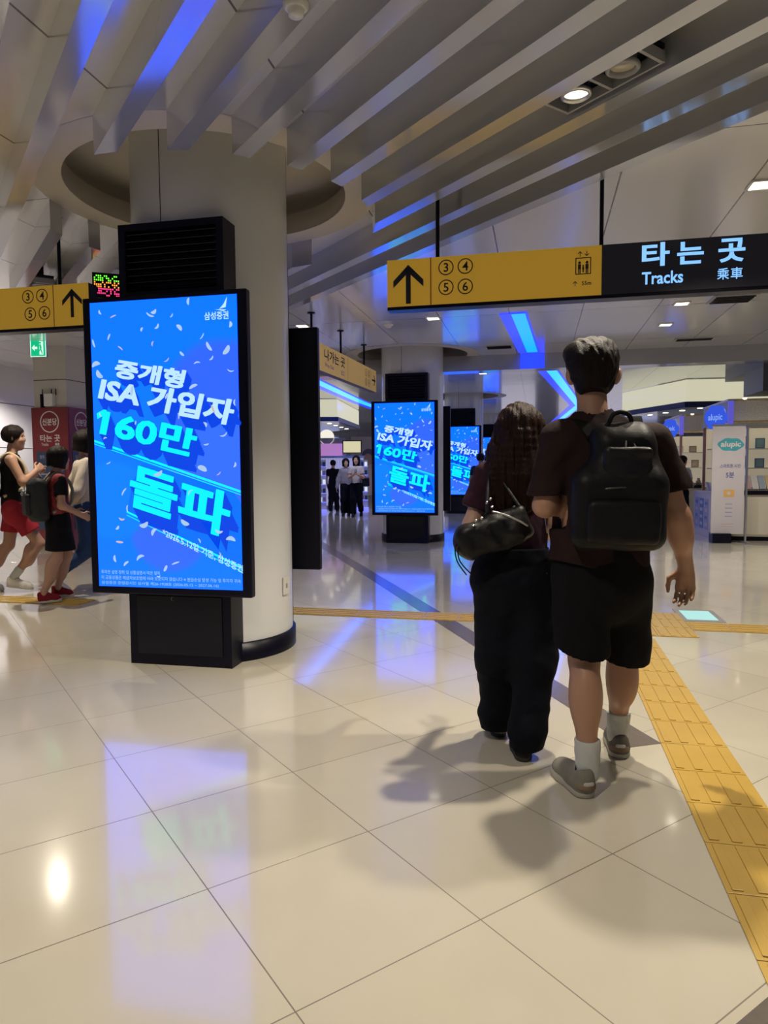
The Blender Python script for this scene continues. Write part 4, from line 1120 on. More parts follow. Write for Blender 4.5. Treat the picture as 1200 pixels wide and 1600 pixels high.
# ---- the man in the couple, seen from behind ---------------------------------------------------
def couple_man():
    F = unit((.16, .98, 0)); X = np.array((F[1], -F[0], 0)); root = thing('person', 'tall man from behind in dark tee and black knee-length shorts, wearing a backpack', 'person', (.93, 2.9, 0))
    hc = np.array((-.060, .035, 1.712)); HF = unit((.13, 1., 0))
    sL, sR = (-.205, .0, 1.435), (.185, -.01, 1.43)
    eR, wR = (.283, -.03, 1.115), (.352, .035, .895)
    eL, wL = (-.262, -.02, 1.165), (-.03, .235, 1.13)
    P = [cap((-.02, 0, .98), (-.02, 0, 1.12), .155, .15, flat=F, s=.66), cap((-.02, 0, 1.1), (-.02, 0, 1.33), .15, .175, k=.05, flat=F, s=.62), cap((-.15, 0, 1.42), (.12, 0, 1.42), .07, k=.06),
         cap((-.055, .01, 1.45), (-.06, .025, 1.62), .066, .060, k=.04)]
    P += head_prims(hc, HF, 1.03)
    P += limb(sR, eR, wR, (.058, .047, .031)) + limb(sL, eL, wL, (.058, .046, .031))
    P += [ell((.298, -.02, 1.06), (.050, .050, .09), (0, -.25, 0), k=.04)]
    P += hand_prims(wR, (.04, .10, -1.), (.60, .80, 0), -1, 1.06, curl=.60, thumb=.5)
    P += hand_prims(wL, (.85, .5, -.1), (0, -.2, 1), 1, 1., curl=.7)
    P += limb((-.11, 0, .93), (-.092, -.02, .51), (-.108, -.145, .10), (.095, .060, .036), bulge=((-.004, -.022, 0), .062))
    P += limb((.09, .02, .93), (.118, .13, .505), (.137, .225, .10), (.095, .060, .036), bulge=((.006, -.020, 0), .062))
    P += [cap((-.118, -.15, .075), (-.15, -.04, .045), .030, .026, k=.02), cap((.139, .225, .075), (.165, .33, .045), .030, .026, k=.02), ell(hc+np.array((.101, -.020, -.014)), (.018, .022, .036), (0, .2, -.45), k=.006), ell(hc+np.array((-.086, .006, -.012)), (.016, .022, .036), (0, -.2, .4), k=.006)]
    body = sdf_mesh('body', P, .0058, SKIN, root)
    # hair, cropped at the nape
    hr = [ell(hc+np.array((0, -.012, .040)), (.104, .115, .098), (0, 0, .16), k=.02), ell(hc+np.array((.0, -.042, -.02)), (.081, .076, .098), (0, 0, .16), k=.04),
          ell(hc+np.array((-.03, .03, .095)), (.075, .08, .050), k=.04), ell(hc+np.array((.035, .0, .092)), (.06, .08, .050), k=.04)]
    for i in range(26):
        a = i*2.4; r_ = .03+.06*((i*.618) % 1)
        hr.append(cap(hc+np.array((r_*math.cos(a), r_*math.sin(a)-.01, .115-.45*r_)), hc+np.array((r_*1.25*math.cos(a+.4), r_*1.25*math.sin(a+.4)-.01, .122-.55*r_)), .020, .008, k=.012))
    hr += [folds(.0035, 150, 60, 60), cut(hc+np.array((0, -.06, -.085)), (0, -.35, -1)), cut(hc+np.array((0, .055, -.0)), (0, .9, -.55)), ell(hc+np.array((.110, -.008, -.018)), (.034, .038, .050), k=.01, op='-'), ell(hc+np.array((-.106, .030, -.030)), (.026, .028, .036), k=.01, op='-')]
    sdf_mesh('hair', hr, .005, HAIR_BLACK, root)
    # tee
    T = [cap((-.025, -.005, .95), (-.02, 0, 1.12), .205, .188, flat=F, s=.66), cap((-.02, 0, 1.08), (-.018, .0, 1.34), .188, .192, k=.06, flat=F, s=.68),
         cap((-.17, 0, 1.415), (.145, 0, 1.41), .080, k=.07), cap((-.12, .005, 1.46), (.03, .005, 1.46), .065, .06, k=.06), cap((-.057, .012, 1.47), (-.06, .018, 1.535), .082, .076, k=.05),
         cap(sR, (.272, -.02, 1.19), .072, .088, k=.05), cap(sL, (-.262, -.015, 1.19), .072, .080, k=.05)]
    T += [cap((-.15, -.05, .92), (-.12, -.03, 1.0), .085, .10, k=.05)]
    T += [folds(.006, 16, 12, 20, .4), folds(.0025, 46, 30, 34, 1.1)]
    T += [flat_cut((.268, -.02, 1.222), (.22, -.04, -1), .105, .10), flat_cut((-.265, -.01, 1.205), (.02, -.02, -1), .095, .07),
          cut((0, -.1, .885), (-.28, -.15, -1)), cap((-.06, .018, 1.55), (-.06, .02, 1.72), .072, .10, k=.004, op='-')]
    sdf_mesh('tee_shirt', T, .007, T_BROWN, root)
    # knee-length shorts
    L_ = [cap((-.02, -.01, .98), (-.02, -.01, .86), .185, .195, flat=F, s=.70), cap((-.112, -.01, .86), (-.108, -.03, .50), .112, .118, k=.05), folds(.006, 13, 9, 17, 2.), cut((0, 0, .568), (-.10, .3, -1)), cut((.005, 0, .7), (1, 0, 0))]
    R_ = [cap((-.02, -.01, .98), (-.02, -.01, .86), .185, .195, flat=F, s=.70), cap((.083, .02, .86), (.130, .11, .46), .112, .104, k=.05), folds(.006, 13, 9, 17, 3.), cut((0, .11, .497), (-.05, .25, -1)), cut((-.02, 0, .7), (-1, 0, .0))]
    so = sdf_mesh('shorts', L_, .007, BLACKC, root); so2 = sdf_mesh('shorts_right', R_, .007, BLACKC, root)
    # one garment: merge the two halves
    bm = bmesh.new(); bm.from_mesh(so.data); bm.from_mesh(so2.data); bm.to_mesh(so.data); bm.free(); bpy.data.objects.remove(so2)
    # socks and shoes
    for a, b_ in (((-.103, -.115, .215), (-.108, -.145, .085)), ((.134, .205, .215), (.137, .222, .085))):
        sdf_mesh('sock', [cap(a, b_, .054, .046, k=.02), folds(.0018, 30, 30, 70, .5), cut((0, 0, .208), (0, 0, 1))], .005, SOCKM, root)
    shoe(root, (-.122, -.215, .0), (-.175, .05, .0), GREYSH, SOLEM, tab=WHITESH, L=.285, w=.050)
    shoe(root, (.130, .160, .0), (.185, .42, .0), GREYSH2, SOLEM, tab=WHITESH, L=.285, w=.050)
    # the backpack he wears
    bp = thing('backpack', 'black nylon backpack on the back of the tall man in shorts', 'backpack', (.93, 2.9, 0))
    B = [rbox((-.022, -.205, 1.155), (.178, .085, .155), (.06, .02, -.16), r=.06, k=.03), rbox((.004, -.180, 1.34), (.118, .070, .125), (.12, .05, -.16), r=.06, k=.10),
         cap((-.06, -.15, 1.44), (.06, -.165, 1.44), .055, k=.05), folds(.0035, 22, 14, 18, .7)]
    sdf_mesh('main_compartment', B, .007, NYLON, bp)
    sdf_mesh('front_pocket', [rbox((-.028, -.288, 1.115), (.135, .030, .085), (.05, .02, -.16), r=.028, k=.02), folds(.002, 30, 14, 28, .2)], .006, NYLON, bp)
    sdf_mesh('top_flap', [rbox((-.008, -.268, 1.335), (.090, .020, .066), (.26, .03, -.16), r=.02, k=.02), ell((-.005, -.265, 1.30), (.085, .03, .05), (0, 0, -.16), k=.03), folds(.003, 26, 14, 24, .9)], .006, LEATHER, bp)
    for sx, pth in ((1, [(.075, -.135, 1.455), (.095, -.06, 1.520), (.105, .03, 1.505), (.125, .115, 1.42), (.135, .135, 1.30)]), (-1, [(-.10, -.135, 1.44), (-.135, -.05, 1.512), (-.15, .04, 1.49), (-.155, .125, 1.40), (-.155, .14, 1.30)])):
        b = MB(); pts = bez(pth, 6); w = Vector((.024, 0, 0))
        vs = []; fs = []
        for p in pts: vs += [p-w+Vector((0, 0, .006)), p+w+Vector((0, 0, .006)), p+w-Vector((0, 0, .004)), p-w-Vector((0, 0, .004))]
        for i in range(len(pts)-1):
            for k in range(4): fs.append((4*i+k, 4*i+(k+1) % 4, 4*i+4+(k+1) % 4, 4*i+4+k))
        fs += [(3, 2, 1, 0), tuple(4*(len(pts)-1)+k for k in range(4))]
        b.add(vs, fs, WEBB, False); b.build('shoulder_strap', bp)
    b = MB(); b.tube(bez([(-.05, -.165, 1.485), (-.035, -.175, 1.525), (.0, -.18, 1.535), (.03, -.175, 1.52), (.045, -.165, 1.48)], 5), .009, NYLON, 8); b.build('grab_handle', bp)
    b = MB(); b.tube(bez([(-.01, -.25, 1.42), (-.02, -.285, 1.38), (.0, -.295, 1.365), (.02, -.285, 1.38), (.012, -.25, 1.42)], 5), .006, NYLON, 8); b.build('hanging_loop', bp)
    b = MB(); b.tube(bez([(-.13, -.262, 1.235), (-.06, -.296, 1.245), (.03, -.284, 1.245), (.10, -.252, 1.235)], 6), .004, mat('zip_grey', (.08, .08, .09), .35, metal=.6), 6); b.build('zip', bp)
    for x, z in ((-.168, 1.235), (.128, 1.235)):
        b = MB(); b.box((x, -.20-(.02 if x < 0 else -.0), z), (.012, .02, .03), CHROME, bevel=.003); b.build('buckle', bp)
couple_man()

# ---- the woman beside him ----------------------------------------------------------------------
def couple_woman():
    F = unit((.10, 1, 0)); root = thing('person', 'woman from behind with very long dark hair, plum tee and loose black trousers', 'person', (.60, 3.22, 0))
    hc = np.array((.025, .01, 1.495)); HF = unit((.12, 1, 0))
    sL, sR = (-.122, -.005, 1.295), (.158, -.005, 1.295)
    eL, wL = (-.198, -.035, 1.06), (-.15, .165, .985); eR, wR = (.196, -.02, 1.075), (.185, .16, .985)
    P = [cap((0, 0, .86), (.0, 0, 1.0), .150, .125, flat=F, s=.68), cap((0, 0, 1.0), (.015, 0, 1.22), .122, .135, k=.05, flat=F, s=.66), cap((-.09, 0, 1.285), (.125, 0, 1.285), .055, k=.05), cap((.02, .0, 1.30), (.025, .012, 1.42), .052, .048, k=.03)]
    P += head_prims(hc, HF, .95)
    P += limb(sL, eL, wL, (.045, .038, .025)) + limb(sR, eR, wR, (.045, .037, .025))
    P += hand_prims(wL, (.35, .9, -.1), (-.8, .3, .4), 1, .88, curl=.6) + hand_prims(wR, (.3, .9, .1), (.8, -.2, .4), -1, .88, curl=.6)
    P += limb((-.08, 0, .82), (-.06, .03, .42), (-.05, .15, .09), (.085, .055, .033)) + limb((.09, 0, .82), (.085, -.05, .42), (.03, -.14, .09), (.085, .055, .033))
    P += [cap((-.05, .15, .06), (-.05, .26, .035), .032, .026, k=.03), cap((.03, -.14, .06), (.035, -.02, .035), .032, .026, k=.03)]
    sdf_mesh('body', P, .007, SKIN_PALE, root)
    T = [cap((0, 0, .95), (.0, 0, 1.04), .160, .148, flat=F, s=.68), cap((0, 0, 1.03), (.015, 0, 1.22), .148, .150, k=.05, flat=F, s=.68), cap((-.10, 0, 1.275), (.135, 0, 1.275), .062, k=.06),
         cap((.02, .0, 1.29), (.022, .006, 1.345), .066, .060, k=.04), cap(sL, (-.188, -.03, 1.12), .056, .070, k=.04), cap(sR, (.190, -.018, 1.13), .056, .064, k=.04),
         folds(.005, 20, 12, 22, .9), folds(.002, 50, 30, 40), flat_cut((-.187, -.03, 1.135), (-.40, -.1, -1), .085, .055), flat_cut((.192, -.018, 1.14), (.2, 0, -1), .07, .055),
         cut((0, 0, .925), (0, 0, -1)), cap((.022, .01, 1.36), (.025, .01, 1.5), .056, .08, k=.004, op='-')]
    sdf_mesh('tee_shirt', T, .007, T_PLUM, root)
    Q = [cap((0, -.01, .945), (0, -.012, .80), .158, .180, flat=F, s=.74), cap((-.088, -.008, .80), (-.070, .02, .44), .105, .098, k=.06), cap((-.070, .02, .46), (-.052, .12, .06), .098, .078, k=.05),
         cap((.095, -.01, .80), (.090, -.05, .42), .105, .100, k=.05), cap((.090, -.05, .44), (.040, -.135, .05), .100, .074, k=.05),
         ell((-.07, -.07, .83), (.085, .06, .085), k=.05), ell((.075, -.07, .83), (.085, .06, .085), k=.05),
         cap((-.055, .10, .135), (-.055, .12, .125), .086, k=.03), cap((.045, -.12, .135), (.04, -.13, .12), .084, k=.03),
         folds(.006, 17, 10, 15, 1.3), folds(.003, 30, 24, 44, .2), cut((0, 0, .048), (0, 0, -1)), cut((0, 0, .955), (0, 0, 1))]
    tr = sdf_mesh('trousers', Q, .007, NAVYC, root)
    b = MB(); b.box((.125, -.125, .845), (.012, .004, .010), CHROME, bevel=.002); b.build('brand_tag', tr)
    shoe(root, (-.04, .09, 0), (-.045, .3, 0), GREYSH2, SOLED, L=.24, w=.042)
    shoe(root, (.022, -.195, 0), (.03, 0, 0), cloth('shoe_black', (.02, .018, .018)), SOLED, L=.24, w=.042)
    # long hair, falling in locks over the back
    hr = [ell(hc+np.array((0, -.012, .022)), (.098, .112, .100), k=.02), cap(hc+np.array((0, -.035, -.02)), (.012, -.085, 1.27), .108, .125, k=.06, flat=F, s=.55),
          cap((.01, -.085, 1.30), (-.005, -.098, 1.20), .128, .10, k=.05, flat=F, s=.42)]
    rnd = random.Random(3)
    for i in range(34):
        t = i/33; x = -.115+.235*t+rnd.uniform(-.008, .008)
        z1 = 1.135+.10*abs(t-.45)**1.2+rnd.uniform(-.02, .05)
        y0 = -.10-.035*(1-(2*t-1)**2); y1 = -.108-.03*(1-(2*t-1)**2)
        u_ = 2*t-1
        pth = bez([(.025+.045*u_, .005, 1.606-.018*u_*u_), (.025+.096*u_, -.098+.085*u_*u_, 1.515), (x*.97+.004, -.128+.05*u_*u_, 1.38), (x, y1, 1.27), (x*.85-.006+rnd.uniform(-.012, .012), y1-.004, z1)], 4)
        hr += swept(pth, rnd.uniform(.011, .017), .004, k=.008)
    for sx in (-1, 1):
        for j in range(4):
            pth = bez([(.025+sx*.075, .0+.02*j, 1.53-.01*j), (.02+sx*(.105+.004*j), -.015+.022*j, 1.42), (.015+sx*(.128+.004*j), -.03+.012*j, 1.30), (.01+sx*(.115-.006*j), -.07, 1.19+.02*j)], 4)
            hr += swept(pth, .018, .005, k=.015)
    hr += [strands(.0026, 150, 70, 5.), cap(hc+np.array((0, .10, -.055)), hc+np.array((0, .16, -.055)), .072, k=.01, op='-')]
    sdf_mesh('hair', hr, .0055, HAIR_BROWN, root)
    # her shoulder bag
    bg_ = thing('shoulder_bag', 'slouchy black leather shoulder bag with studs, hanging across the back of the woman', 'bag', (.60, 3.22, 0))
    tl = (0, -.36, .12)
    B = [rbox((-.120, -.195, 1.045), (.165, .045, .075), tl, r=.04, k=.03), cap((-.24, -.185, 1.00), (-.02, -.205, 1.045), .058, .055, k=.05, flat=(0, 1, 0), s=.8), folds(.006, 24, 16, 30, .6), folds(.003, 55, 30, 40, 1.2)]
    sdf_mesh('bag_body', B, .006, LEATHER, bg_)
    b = MB(); b.tube(bez([(-.135, -.235, 1.135), (-.08, -.240, 1.120), (-.02, -.245, 1.093), (.02, -.240, 1.070)], 5), .0045, CHROME, 6); b.build('zip', bg_)
    b = MB(); b.tube(bez([(-.15, -.19, 1.12), (-.145, -.165, 1.20), (-.125, -.085, 1.30), (-.105, -.02, 1.355), (-.10, .05, 1.335), (-.12, .085, 1.24)], 6), .0085, LEATHER, 8); b.build('strap', bg_)
    b = MB(); b.tube(bez([(.01, -.20, 1.125), (-.02, -.185, 1.17), (-.09, -.10, 1.30), (-.095, -.02, 1.36)], 6), .0075, LEATHER, 8); b.build('strap', bg_)
    for x, z in ((-.205, 1.095), (-.180, 1.105), (-.215, 1.072), (-.215, .995), (-.228, .975), (-.075, 1.065), (-.055, 1.065), (-.03, 1.150), (-.150, 1.17), (-.135, 1.185), (-.128, 1.15)):
        b = MB(); b.lathe([(0, .006), (.005, .005), (.0075, 0)], CHROME, (x, -.238 if z < 1.14 else -.19, z), 12, rot=Matrix.Rotation(R(90), 3, 'X')); b.build('stud', bg_)
    for dx in (0, .012):
        b = MB(); b.tube(bez([(-.262+dx, -.20, 1.015), (-.292+dx, -.225, .985), (-.285+dx, -.23, .92), (-.245+dx*2, -.235, .86)], 6), .003, LEATHER, 6); b.build('tassel_cord', bg_)
couple_woman()
# ------------------------------------------------------------------ the other walkers
def walker(name, label, loc_, F, H, top, bottom, hair, legs, arms, vox=.012, skin=SKIN, shoes=WHITESH, sole=SOLEM, sleeve=.5, hem=.80, legtype='trousers', leghem=.08, socks=None, head_turn=0., face=False, look=None, female=False, hairm_=HAIR_BLACK):
    """local frame: x to the walker's right, y forwards, heights for a 1.70 m figure"""
    F = unit((F[0], F[1], 0)); Z = np.array((0, 0, 1.)); X = np.cross(F, Z); s = H/1.70
    G = lambda p: (X*p[0]+F*p[1]+Z*p[2])*s
    root = thing('person', label, 'person', (loc_[0], loc_[1], 0))
    hc = G((0, .035, 1.595)); hf = X*math.sin(head_turn)+F*math.cos(head_turn); hs = .98*s
    sw = .150 if female else .170
    def cp(a, b, ra, rb=None, **k): return cap(G(a), G(b), ra*s, (ra if rb is None else rb)*s, **k)
    P = [cp((0, 0, .90), (0, 0, 1.06), .145, .128, flat=F, s=.68), cp((0, 0, 1.06), (0, 0, 1.27), .128, .15, flat=F, s=.64, k=.05), cp((-sw+.03, 0, 1.355), (sw-.03, 0, 1.355), .058, k=.05), cp((0, 0, 1.36), (0, .015, 1.50), .054, .05, k=.03)]
    P += head_prims(hc, hf, hs)
    for sd, (e, w, nn) in zip((-1, 1), arms):
        sh = (sd*sw, 0, 1.36)
        P += limb(G(sh), G(e), G(w), (.048*s, .040*s, .027*s))
        d = unit(np.array(G(w))-np.array(G(e))); P += hand_prims(G(w), d, X*nn[0]+F*nn[1]+Z*nn[2], -sd, .95*s, curl=.6, fr=.010)
    for sd, (k, a, h_, t_) in zip((-1, 1), legs):
        hip = (sd*.085, 0, .88)
        kk, aa = G(k), G(a); back = -F*.02*s
        P += limb(G(hip), kk, aa, (.085*s, .054*s, .034*s), bulge=(back, .056*s))
        P += [cap(aa, G(t_)*.6+G(h_)*.4+Z*.03, .032*s, .026*s, k=.03)]
    sdf_mesh('body', P, vox, skin, root)
    if face: face_bits(hc, hf, root, hs)
    T = [cp((0, 0, hem), (0, 0, 1.06), .165 if not female else .155, .150, flat=F, s=.70), cp((0, 0, 1.06), (0, 0, 1.27), .150, .165, flat=F, s=.68, k=.05), cp((-sw+.03, 0, 1.345), (sw-.03, 0, 1.345), .066, k=.05), cp((0, 0, 1.37), (0, .005, 1.415), .068, .062, k=.04)]
    for sd, (e, w, nn) in zip((-1, 1), arms):
        sh = np.array(G((sd*sw, 0, 1.36))); E_, W_ = np.array(G(e)), np.array(G(w))
        if sleeve > 0: T.append(cap(sh, sh+(E_-sh)*min(1, sleeve*1.25), .060*s, .062*s, k=.04))
        if sleeve > .9: T.append(cap(E_, E_+(W_-E_)*.92, .060*s, .050*s, k=.03))
        if 0 < sleeve < .9:
            T.append(flat_cut(sh+(E_-sh)*sleeve*1.22, E_-sh, .085*s, .10))
        if sleeve == 0: T.append(cap(sh*1.0+X*sd*.03*s, E_, .062*s, k=.004, op='-'))
    T += [folds(.005, 20, 14, 22, H*7), cut(G((0, 0, hem)), -Z), cp((0, .015, 1.43), (0, .02, 1.6), .056, .09, k=.004, op='-')]
    sdf_mesh('top', T, min(vox, .010), top, root)
    if legtype == 'skirt':
        S = [cp((0, 0, .98), (0, 0, .86), .150, .170, flat=F, s=.72), cp((0, 0, .86), (0, .01, leghem), .165, .20, flat=F, s=.78, k=.05), folds(.008, 26, 26, 5, .5), cut(G((0, 0, leghem)), -Z), cut(G((0, 0, 1.0)), Z)]
        sdf_mesh('skirt', S, min(vox, .010), bottom, root)
    else:
        for_b = [cp((0, 0, .97), (0, 0, .85), .150, .160, flat=F, s=.72)]
        for sd, (k, a, h_, t_) in zip((-1, 1), legs):
            K, A_ = np.array(G(k)), np.array(G(a)); hip = np.array(G((sd*.085, 0, .86)))
            if legtype == 'shorts':
                e = hip+(K-hip)*leghem; for_b.append(cap(hip, e, .100*s, .098*s, k=.04)); for_b.append(flat_cut(e+(K-hip)*.05, K-hip, .125*s, .09))
            else:
                for_b += [cap(hip, K, .100*s, .088*s, k=.04), cap(K, A_+(K-A_)*leghem, .088*s, .078*s, k=.04)]
        for_b += [folds(.005, 18, 14, 18, 2.), cut(G((0, 0, 1.0)), Z)]
        sdf_mesh('shorts' if legtype == 'shorts' else 'trousers', for_b, min(vox, .010), bottom, root)
    for k, a, h_, t_ in legs:
        if socks is not None:
            A_, K = np.array(G(a)), np.array(G(k)); sdf_mesh('sock', [cap(A_, A_+(K-A_)*.28, .042*s, .046*s, k=.02), cut(A_+(K-A_)*.26, K-A_)], .008, socks, root)
        shoe(root, G(h_), G(t_), shoes, sole, L=.26*s, w=.044*s)
    hr = [ell(hc+Z*.032*s-hf*.012*s, (.094*s, .112*s, .098*s), (0, 0, math.atan2(-hf[0], hf[1])), k=.02)]
    Xh = np.cross(hf, Z)
    if hair == 'short':
        hr += [ell(hc-hf*.04*s, (.086*s, .07*s, .10*s), (0, 0, math.atan2(-hf[0], hf[1])), k=.03), cut(hc-Z*.070*s, -Z*1.+(-hf)*.3), cut(hc+hf*.06*s, hf*.9-Z*.45)]
    elif hair == 'bob':
        hr += [cap(hc-hf*.02*s, hc-hf*.03*s-Z*.085*s, .108*s, .108*s, k=.05), cut(hc-Z*.125*s, -Z*1.+(-hf)*.25)]
        hr += [cap(hc+hf*.10*s-Z*.10*s, hc+hf*.12*s-Z*.02*s, .080*s, k=.01, op='-')]
    else:
        hr += [cap(hc-hf*.02*s, hc-hf*.07*s-Z*.30*s, .105*s, .10*s, k=.05, flat=hf, s=.7), cap(hc+hf*.11*s-Z*.10*s, hc+hf*.13*s-Z*.0*s, .078*s, k=.01, op='-')]
    hr += [folds(.003, 90, 60, 20)]
    sdf_mesh('hair', hr, min(vox, .008), hairm_, root)
    return root, G, X, F, Z, s
BEIGE = cloth('strap_beige', (.52, .42, .28)); REDC = cloth('red_cotton', (.34, .025, .040)); REDPAT = mat('red_black_knit', (.22, .018, .026), .8, var=.9, var_scale=28, bump=.6, bump_scale=40)
CREAMC = cloth('cream_fleece', (.50, .44, .36), .08); DENIM = cloth('denim_blue', (.035, .070, .16), .3); REDSH = cloth('red_canvas', (.20, .015, .022)); BLKTOP = cloth('black_tank', (.009, .009, .010))
NN = (0, 0, 1)
# man at the left edge
STR = lambda a, b_: [a, b_]
rootm, G, X, F, Z, s = walker('person', 'man in black sleeveless top and red shorts striding at the left edge of the picture', (-4.03, 7.55), (.90, .44), 1.79, BLKTOP, REDC, 'short',
    legs=[((-.09, -.06, .48), (-.09, -.30, .13), (-.09, -.38, .04), (-.09, -.12, .0)), ((.09, .23, .49), (.10, -.02, .165), (.10, -.10, .07), (.11, .15, .02))],
    arms=[((-.23, .05, 1.10), (-.12, .22, 1.22), (-1, 0, 0)), ((.235, .10, 1.135), (.10, .22, 1.245), (1, .2, 0))], vox=.009, sleeve=0, hem=.84, legtype='shorts', leghem=.60, socks=SOCKM, head_turn=.25, face=True)
def day_pack(label, root_loc, G, X, F, Z, s, m, strap_m, w=.15, h=.21, z=1.17, y=-.20, extra=None):
    t = thing('backpack', label, 'backpack', (root_loc[0], root_loc[1], 0)); yaw = math.atan2(-F[0], F[1])
    sdf_mesh('main_compartment', [rbox(G((0, y, z)), (w*s, .085*s, h*s), (.05, 0, yaw), r=.07, k=.03), ell(G((0, y-.04, z-.06)), (w*.9*s, .08*s, h*.7*s), (0, 0, yaw), k=.05), folds(.005, 24, 20, 24, .5)], .009, m, t)
    sdf_mesh('front_pocket', [rbox(G((0, y-.115, z-.05)), (w*.7*s, .03*s, h*.5*s), (.05, 0, yaw), r=.025, k=.02), folds(.003, 24, 20, 24, .9)], .008, m, t)
    for sd in (-1, 1):
        b = MB(); b.tube(bez([G((sd*.08, y+.07, z+.19)), G((sd*.10, -.03, 1.425)), G((sd*.115, .07, 1.37)), G((sd*.12, .13, 1.24)), G((sd*.125, .10, 1.08)), G((sd*.13, -.08, .99))], 5), .016*s, strap_m, 8); b.build('shoulder_strap', t)
    b = MB(); b.tube(bez([G((-.03, y+.04, z+h)), G((0, y+.02, z+h+.045)), G((.03, y+.04, z+h))], 5), .007, strap_m, 8); b.build('grab_handle', t)
    if extra: extra(t)
    return t
day_pack('black backpack with beige straps worn by the man at the left edge', (-4.03, 7.55), G, X, F, Z, s, NYLON, BEIGE, z=1.15)
# woman with the bob
rootw, G, X, F, Z, s = walker('person', 'woman with black bob, red and black top, dark skirt and red shoes, at left', (-3.28, 6.98), (.80, .60), 1.53, REDPAT, BLACKC, 'bob',
    legs=[((-.08, .10, .49), (-.08, -.02, .12), (-.08, -.10, .03), (-.08, .16, .0)), ((.09, -.05, .47), (.10, -.20, .10), (.10, -.27, .0), (.12, -.02, .0))],
    arms=[((-.22, .0, 1.08), (-.16, .20, .98), (-1, 0, 0)), ((.235, -.01, 1.07), (.19, .20, .96), (1, 0, 0))], vox=.009, sleeve=.5, hem=.86, legtype='skirt', leghem=.56, shoes=REDSH, sole=SOLEM, female=True, head_turn=-.1, face=True)
for sd in (-1, 1):
    e = (-.22, .0, 1.08) if sd < 0 else (.235, -.01, 1.07); a_ = np.array(G((sd*.150, 0, 1.36))); e_ = np.array(G(e))
    sdf_mesh('sleeve', [cap(a_+(e_-a_)*.04, a_+(e_-a_)*.66, .066*s, .070*s), flat_cut(a_+(e_-a_)*.64, e_-a_, .09, .08)], .009, BLACKC, rootw)
rootw.location.z = .0108
def charm(t):
    for p, r in (((-.02, -.345, 1.24), .022), ((.03, -.345, 1.225), .018), ((.0, -.35, 1.20), .020)):
        b = MB(); b.lathe([(0, r), (r*.7, r*.7), (r, 0), (r*.7, -r*.7), (0, -r)], mat('charm_grey', (.30, .32, .32), .4), G(p), 14); b.build('key_charm', t)
day_pack('dark grey backpack with key charms on the woman with the black bob', (-3.28, 6.98), G, X, F, Z, s, cloth('pack_grey', (.028, .03, .032), rough=.6), cloth('strap_grey', (.22, .21, .18)), w=.19, h=.24, z=1.13, extra=charm).location.z = .0108
# person in the cream sweatshirt
rootc, G, X, F, Z, s = walker('person', 'walker in cream sweatshirt and blue jeans, half hidden by the big screen', (-3.24, 7.52), (.82, .57), 1.73, CREAMC, DENIM, 'bob',
    legs=[((-.09, .22, .50), (-.09, .30, .10), (-.09, .22, .0), (-.09, .50, .0)), ((.09, .0, .47), (.10, -.34, .225), (.10, -.42, .115), (.11, -.21, .0))],
    arms=[((-.22, -.10, 1.08), (-.05, -.17, .95), (0, -1, .2)), ((.22, -.11, 1.07), (.03, -.18, .93), (0, -1, .2))], vox=.009, sleeve=1., hem=.82, legtype='trousers', leghem=.12, female=True)
b = MB(); p = G((.02, -.225, .885)); b.box((0, 0, 0), (.085, .012, .17), mat('phone_blue', (.06, .13, .24), .2, coat=1), rot=Euler((.2, 1.2, math.atan2(-F[0], F[1]))), bevel=.004); o = b.build('phone', loc=(p[0]-3.24, p[1]+7.52, p[2])); tag(o, 'dark blue phone held behind the back of the walker in cream', 'phone')
b = MB(); b.box((0, 0, 0), (.03, .003, .03), DARKM, bevel=.001); cmo = b.build('camera_bump', o); cmo.location = (.0, -.008, 0)
DKSH = cloth('shoe_dark', (.03, .028, .03))
# far walkers
walker('person', 'far walker in black tee and trousers seen from behind, beside the blue-lit rack', (-1.50, 20.6), (.15, 1), 1.53, BLACKC, NAVYC, 'short',
    legs=[((-.09, .08, .47), (-.09, -.06, .10), (-.09, -.12, .02), (-.09, .12, .0)), ((.09, .10, .47), (.09, .14, .09), (.09, .08, .0), (.09, .33, .0))], arms=[((-.23, -.02, 1.08), (-.22, .10, .86), (-1, 0, 0)), ((.24, -.04, 1.08), (.25, .06, .85), (1, 0, 0))], vox=.014, shoes=DKSH, sole=SOLED)
walker('person', 'far woman with black bob, grey top and dark trousers walking towards us', (-1.03, 19.0), (-.05, -1), 1.55, cloth('grey_cotton', (.32, .31, .38), .1), NAVYC, 'bob',
    legs=[((-.08, .05, .47), (-.08, .02, .09), (-.08, -.05, .0), (-.08, .2, .0)), ((.08, .12, .48), (.08, .06, .09), (.08, .0, .0), (.08, .25, .0))], arms=[((-.22, .03, 1.08), (-.2, .14, .88), (-1, 0, 0)), ((.24, .0, 1.08), (.27, .06, .84), (1, 0, 0))], vox=.013, shoes=DKSH, sole=SOLED, skin=SKIN_PALE, sleeve=1., female=True, face=True, head_turn=-.25)
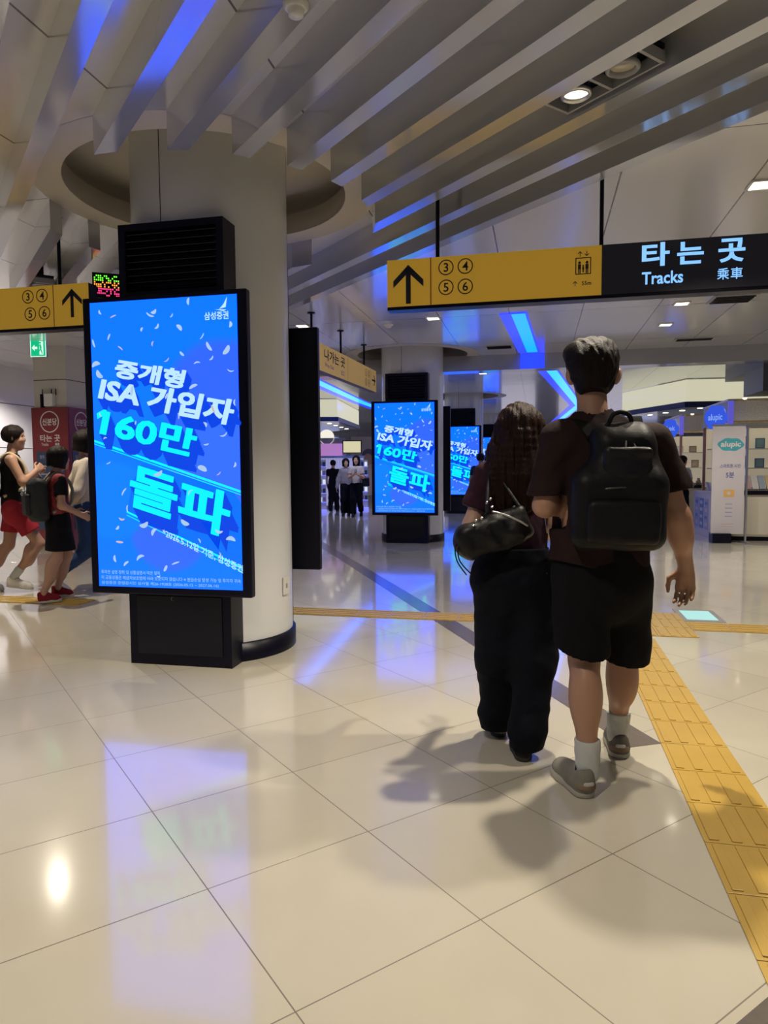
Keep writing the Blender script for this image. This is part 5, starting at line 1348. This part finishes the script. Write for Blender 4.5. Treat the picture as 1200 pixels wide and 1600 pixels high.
walker('person', 'far woman in white top and black trousers walking towards us, looking at her phone', (-.73, 18.6), (-.08, -1), 1.62, cloth('white_cotton', (.60, .57, .58), .05), NAVYC, 'long',
    legs=[((-.08, .02, .47), (-.10, -.24, .16), (-.10, -.32, .06), (-.11, -.1, .0)), ((.08, .14, .48), (.08, .12, .09), (.08, .05, .0), (.08, .3, .0))], arms=[((-.20, .04, 1.10), (-.04, .24, 1.20), (-1, 0, 0)), ((.20, .04, 1.10), (.03, .25, 1.19), (1, 0, 0))], vox=.013, shoes=DKSH, sole=SOLED, skin=SKIN_PALE, sleeve=.5, female=True, face=True, hem=.9)
b = MB(); b.box((0, 0, 0), (.075, .01, .15), WHITEP, rot=Euler((.5, 0, 0)), bevel=.003); o = b.build('phone', loc=(-.74, 18.29, 1.22)); tag(o, 'white phone held up by the far woman in the white top', 'phone')
t = thing('handbag', 'black handbag at the hip of the far woman in the white top', 'bag', (-.48, 18.58, 0))
sdf_mesh('bag_body', [rbox((0, 0, .93), (.10, .05, .12), r=.04), folds(.004, 24, 20, 20)], .01, LEATHER, t)
b = MB(); b.tube(bez([(-.03, 0, 1.04), (-.09, 0, 1.2), (-.13, 0, 1.32), (-.09, -.03, 1.2), (.0, -.02, 1.04)], 5), .008, LEATHER, 6); b.build('strap', t)
walker('person', 'dark-haired walker before the third screen, mostly hidden by the long-haired woman', (2.17, 15.6), (.2, 1), 1.60, cloth('navy_cotton', (.03, .035, .07)), NAVYC, 'short',
    legs=[((-.09, .08, .47), (-.09, -.06, .10), (-.09, -.12, .02), (-.09, .12, .0)), ((.09, .10, .47), (.09, .14, .09), (.09, .08, .0), (.09, .33, .0))], arms=[((-.23, -.02, 1.08), (-.22, .10, .86), (-1, 0, 0)), ((.24, -.04, 1.08), (.25, .06, .85), (1, 0, 0))], vox=.014, shoes=DKSH, sole=SOLED)
walker('person', 'dark-haired person in pale blue standing at the second right stall', (6.10, 14.25), (.9, .5), 1.50, cloth('pale_blue_cotton', (.40, .45, .58), .08), NAVYC, 'short',
    legs=[((-.09, .03, .47), (-.09, .0, .09), (-.09, -.06, .0), (-.09, .2, .0)), ((.09, .03, .47), (.09, .0, .09), (.09, -.06, .0), (.09, .2, .0))], arms=[((-.22, .05, 1.08), (-.12, .25, 1.02), (-1, 0, 0)), ((.22, .05, 1.08), (.12, .25, 1.02), (1, 0, 0))], vox=.014, shoes=DKSH, sole=SOLED, sleeve=.6)
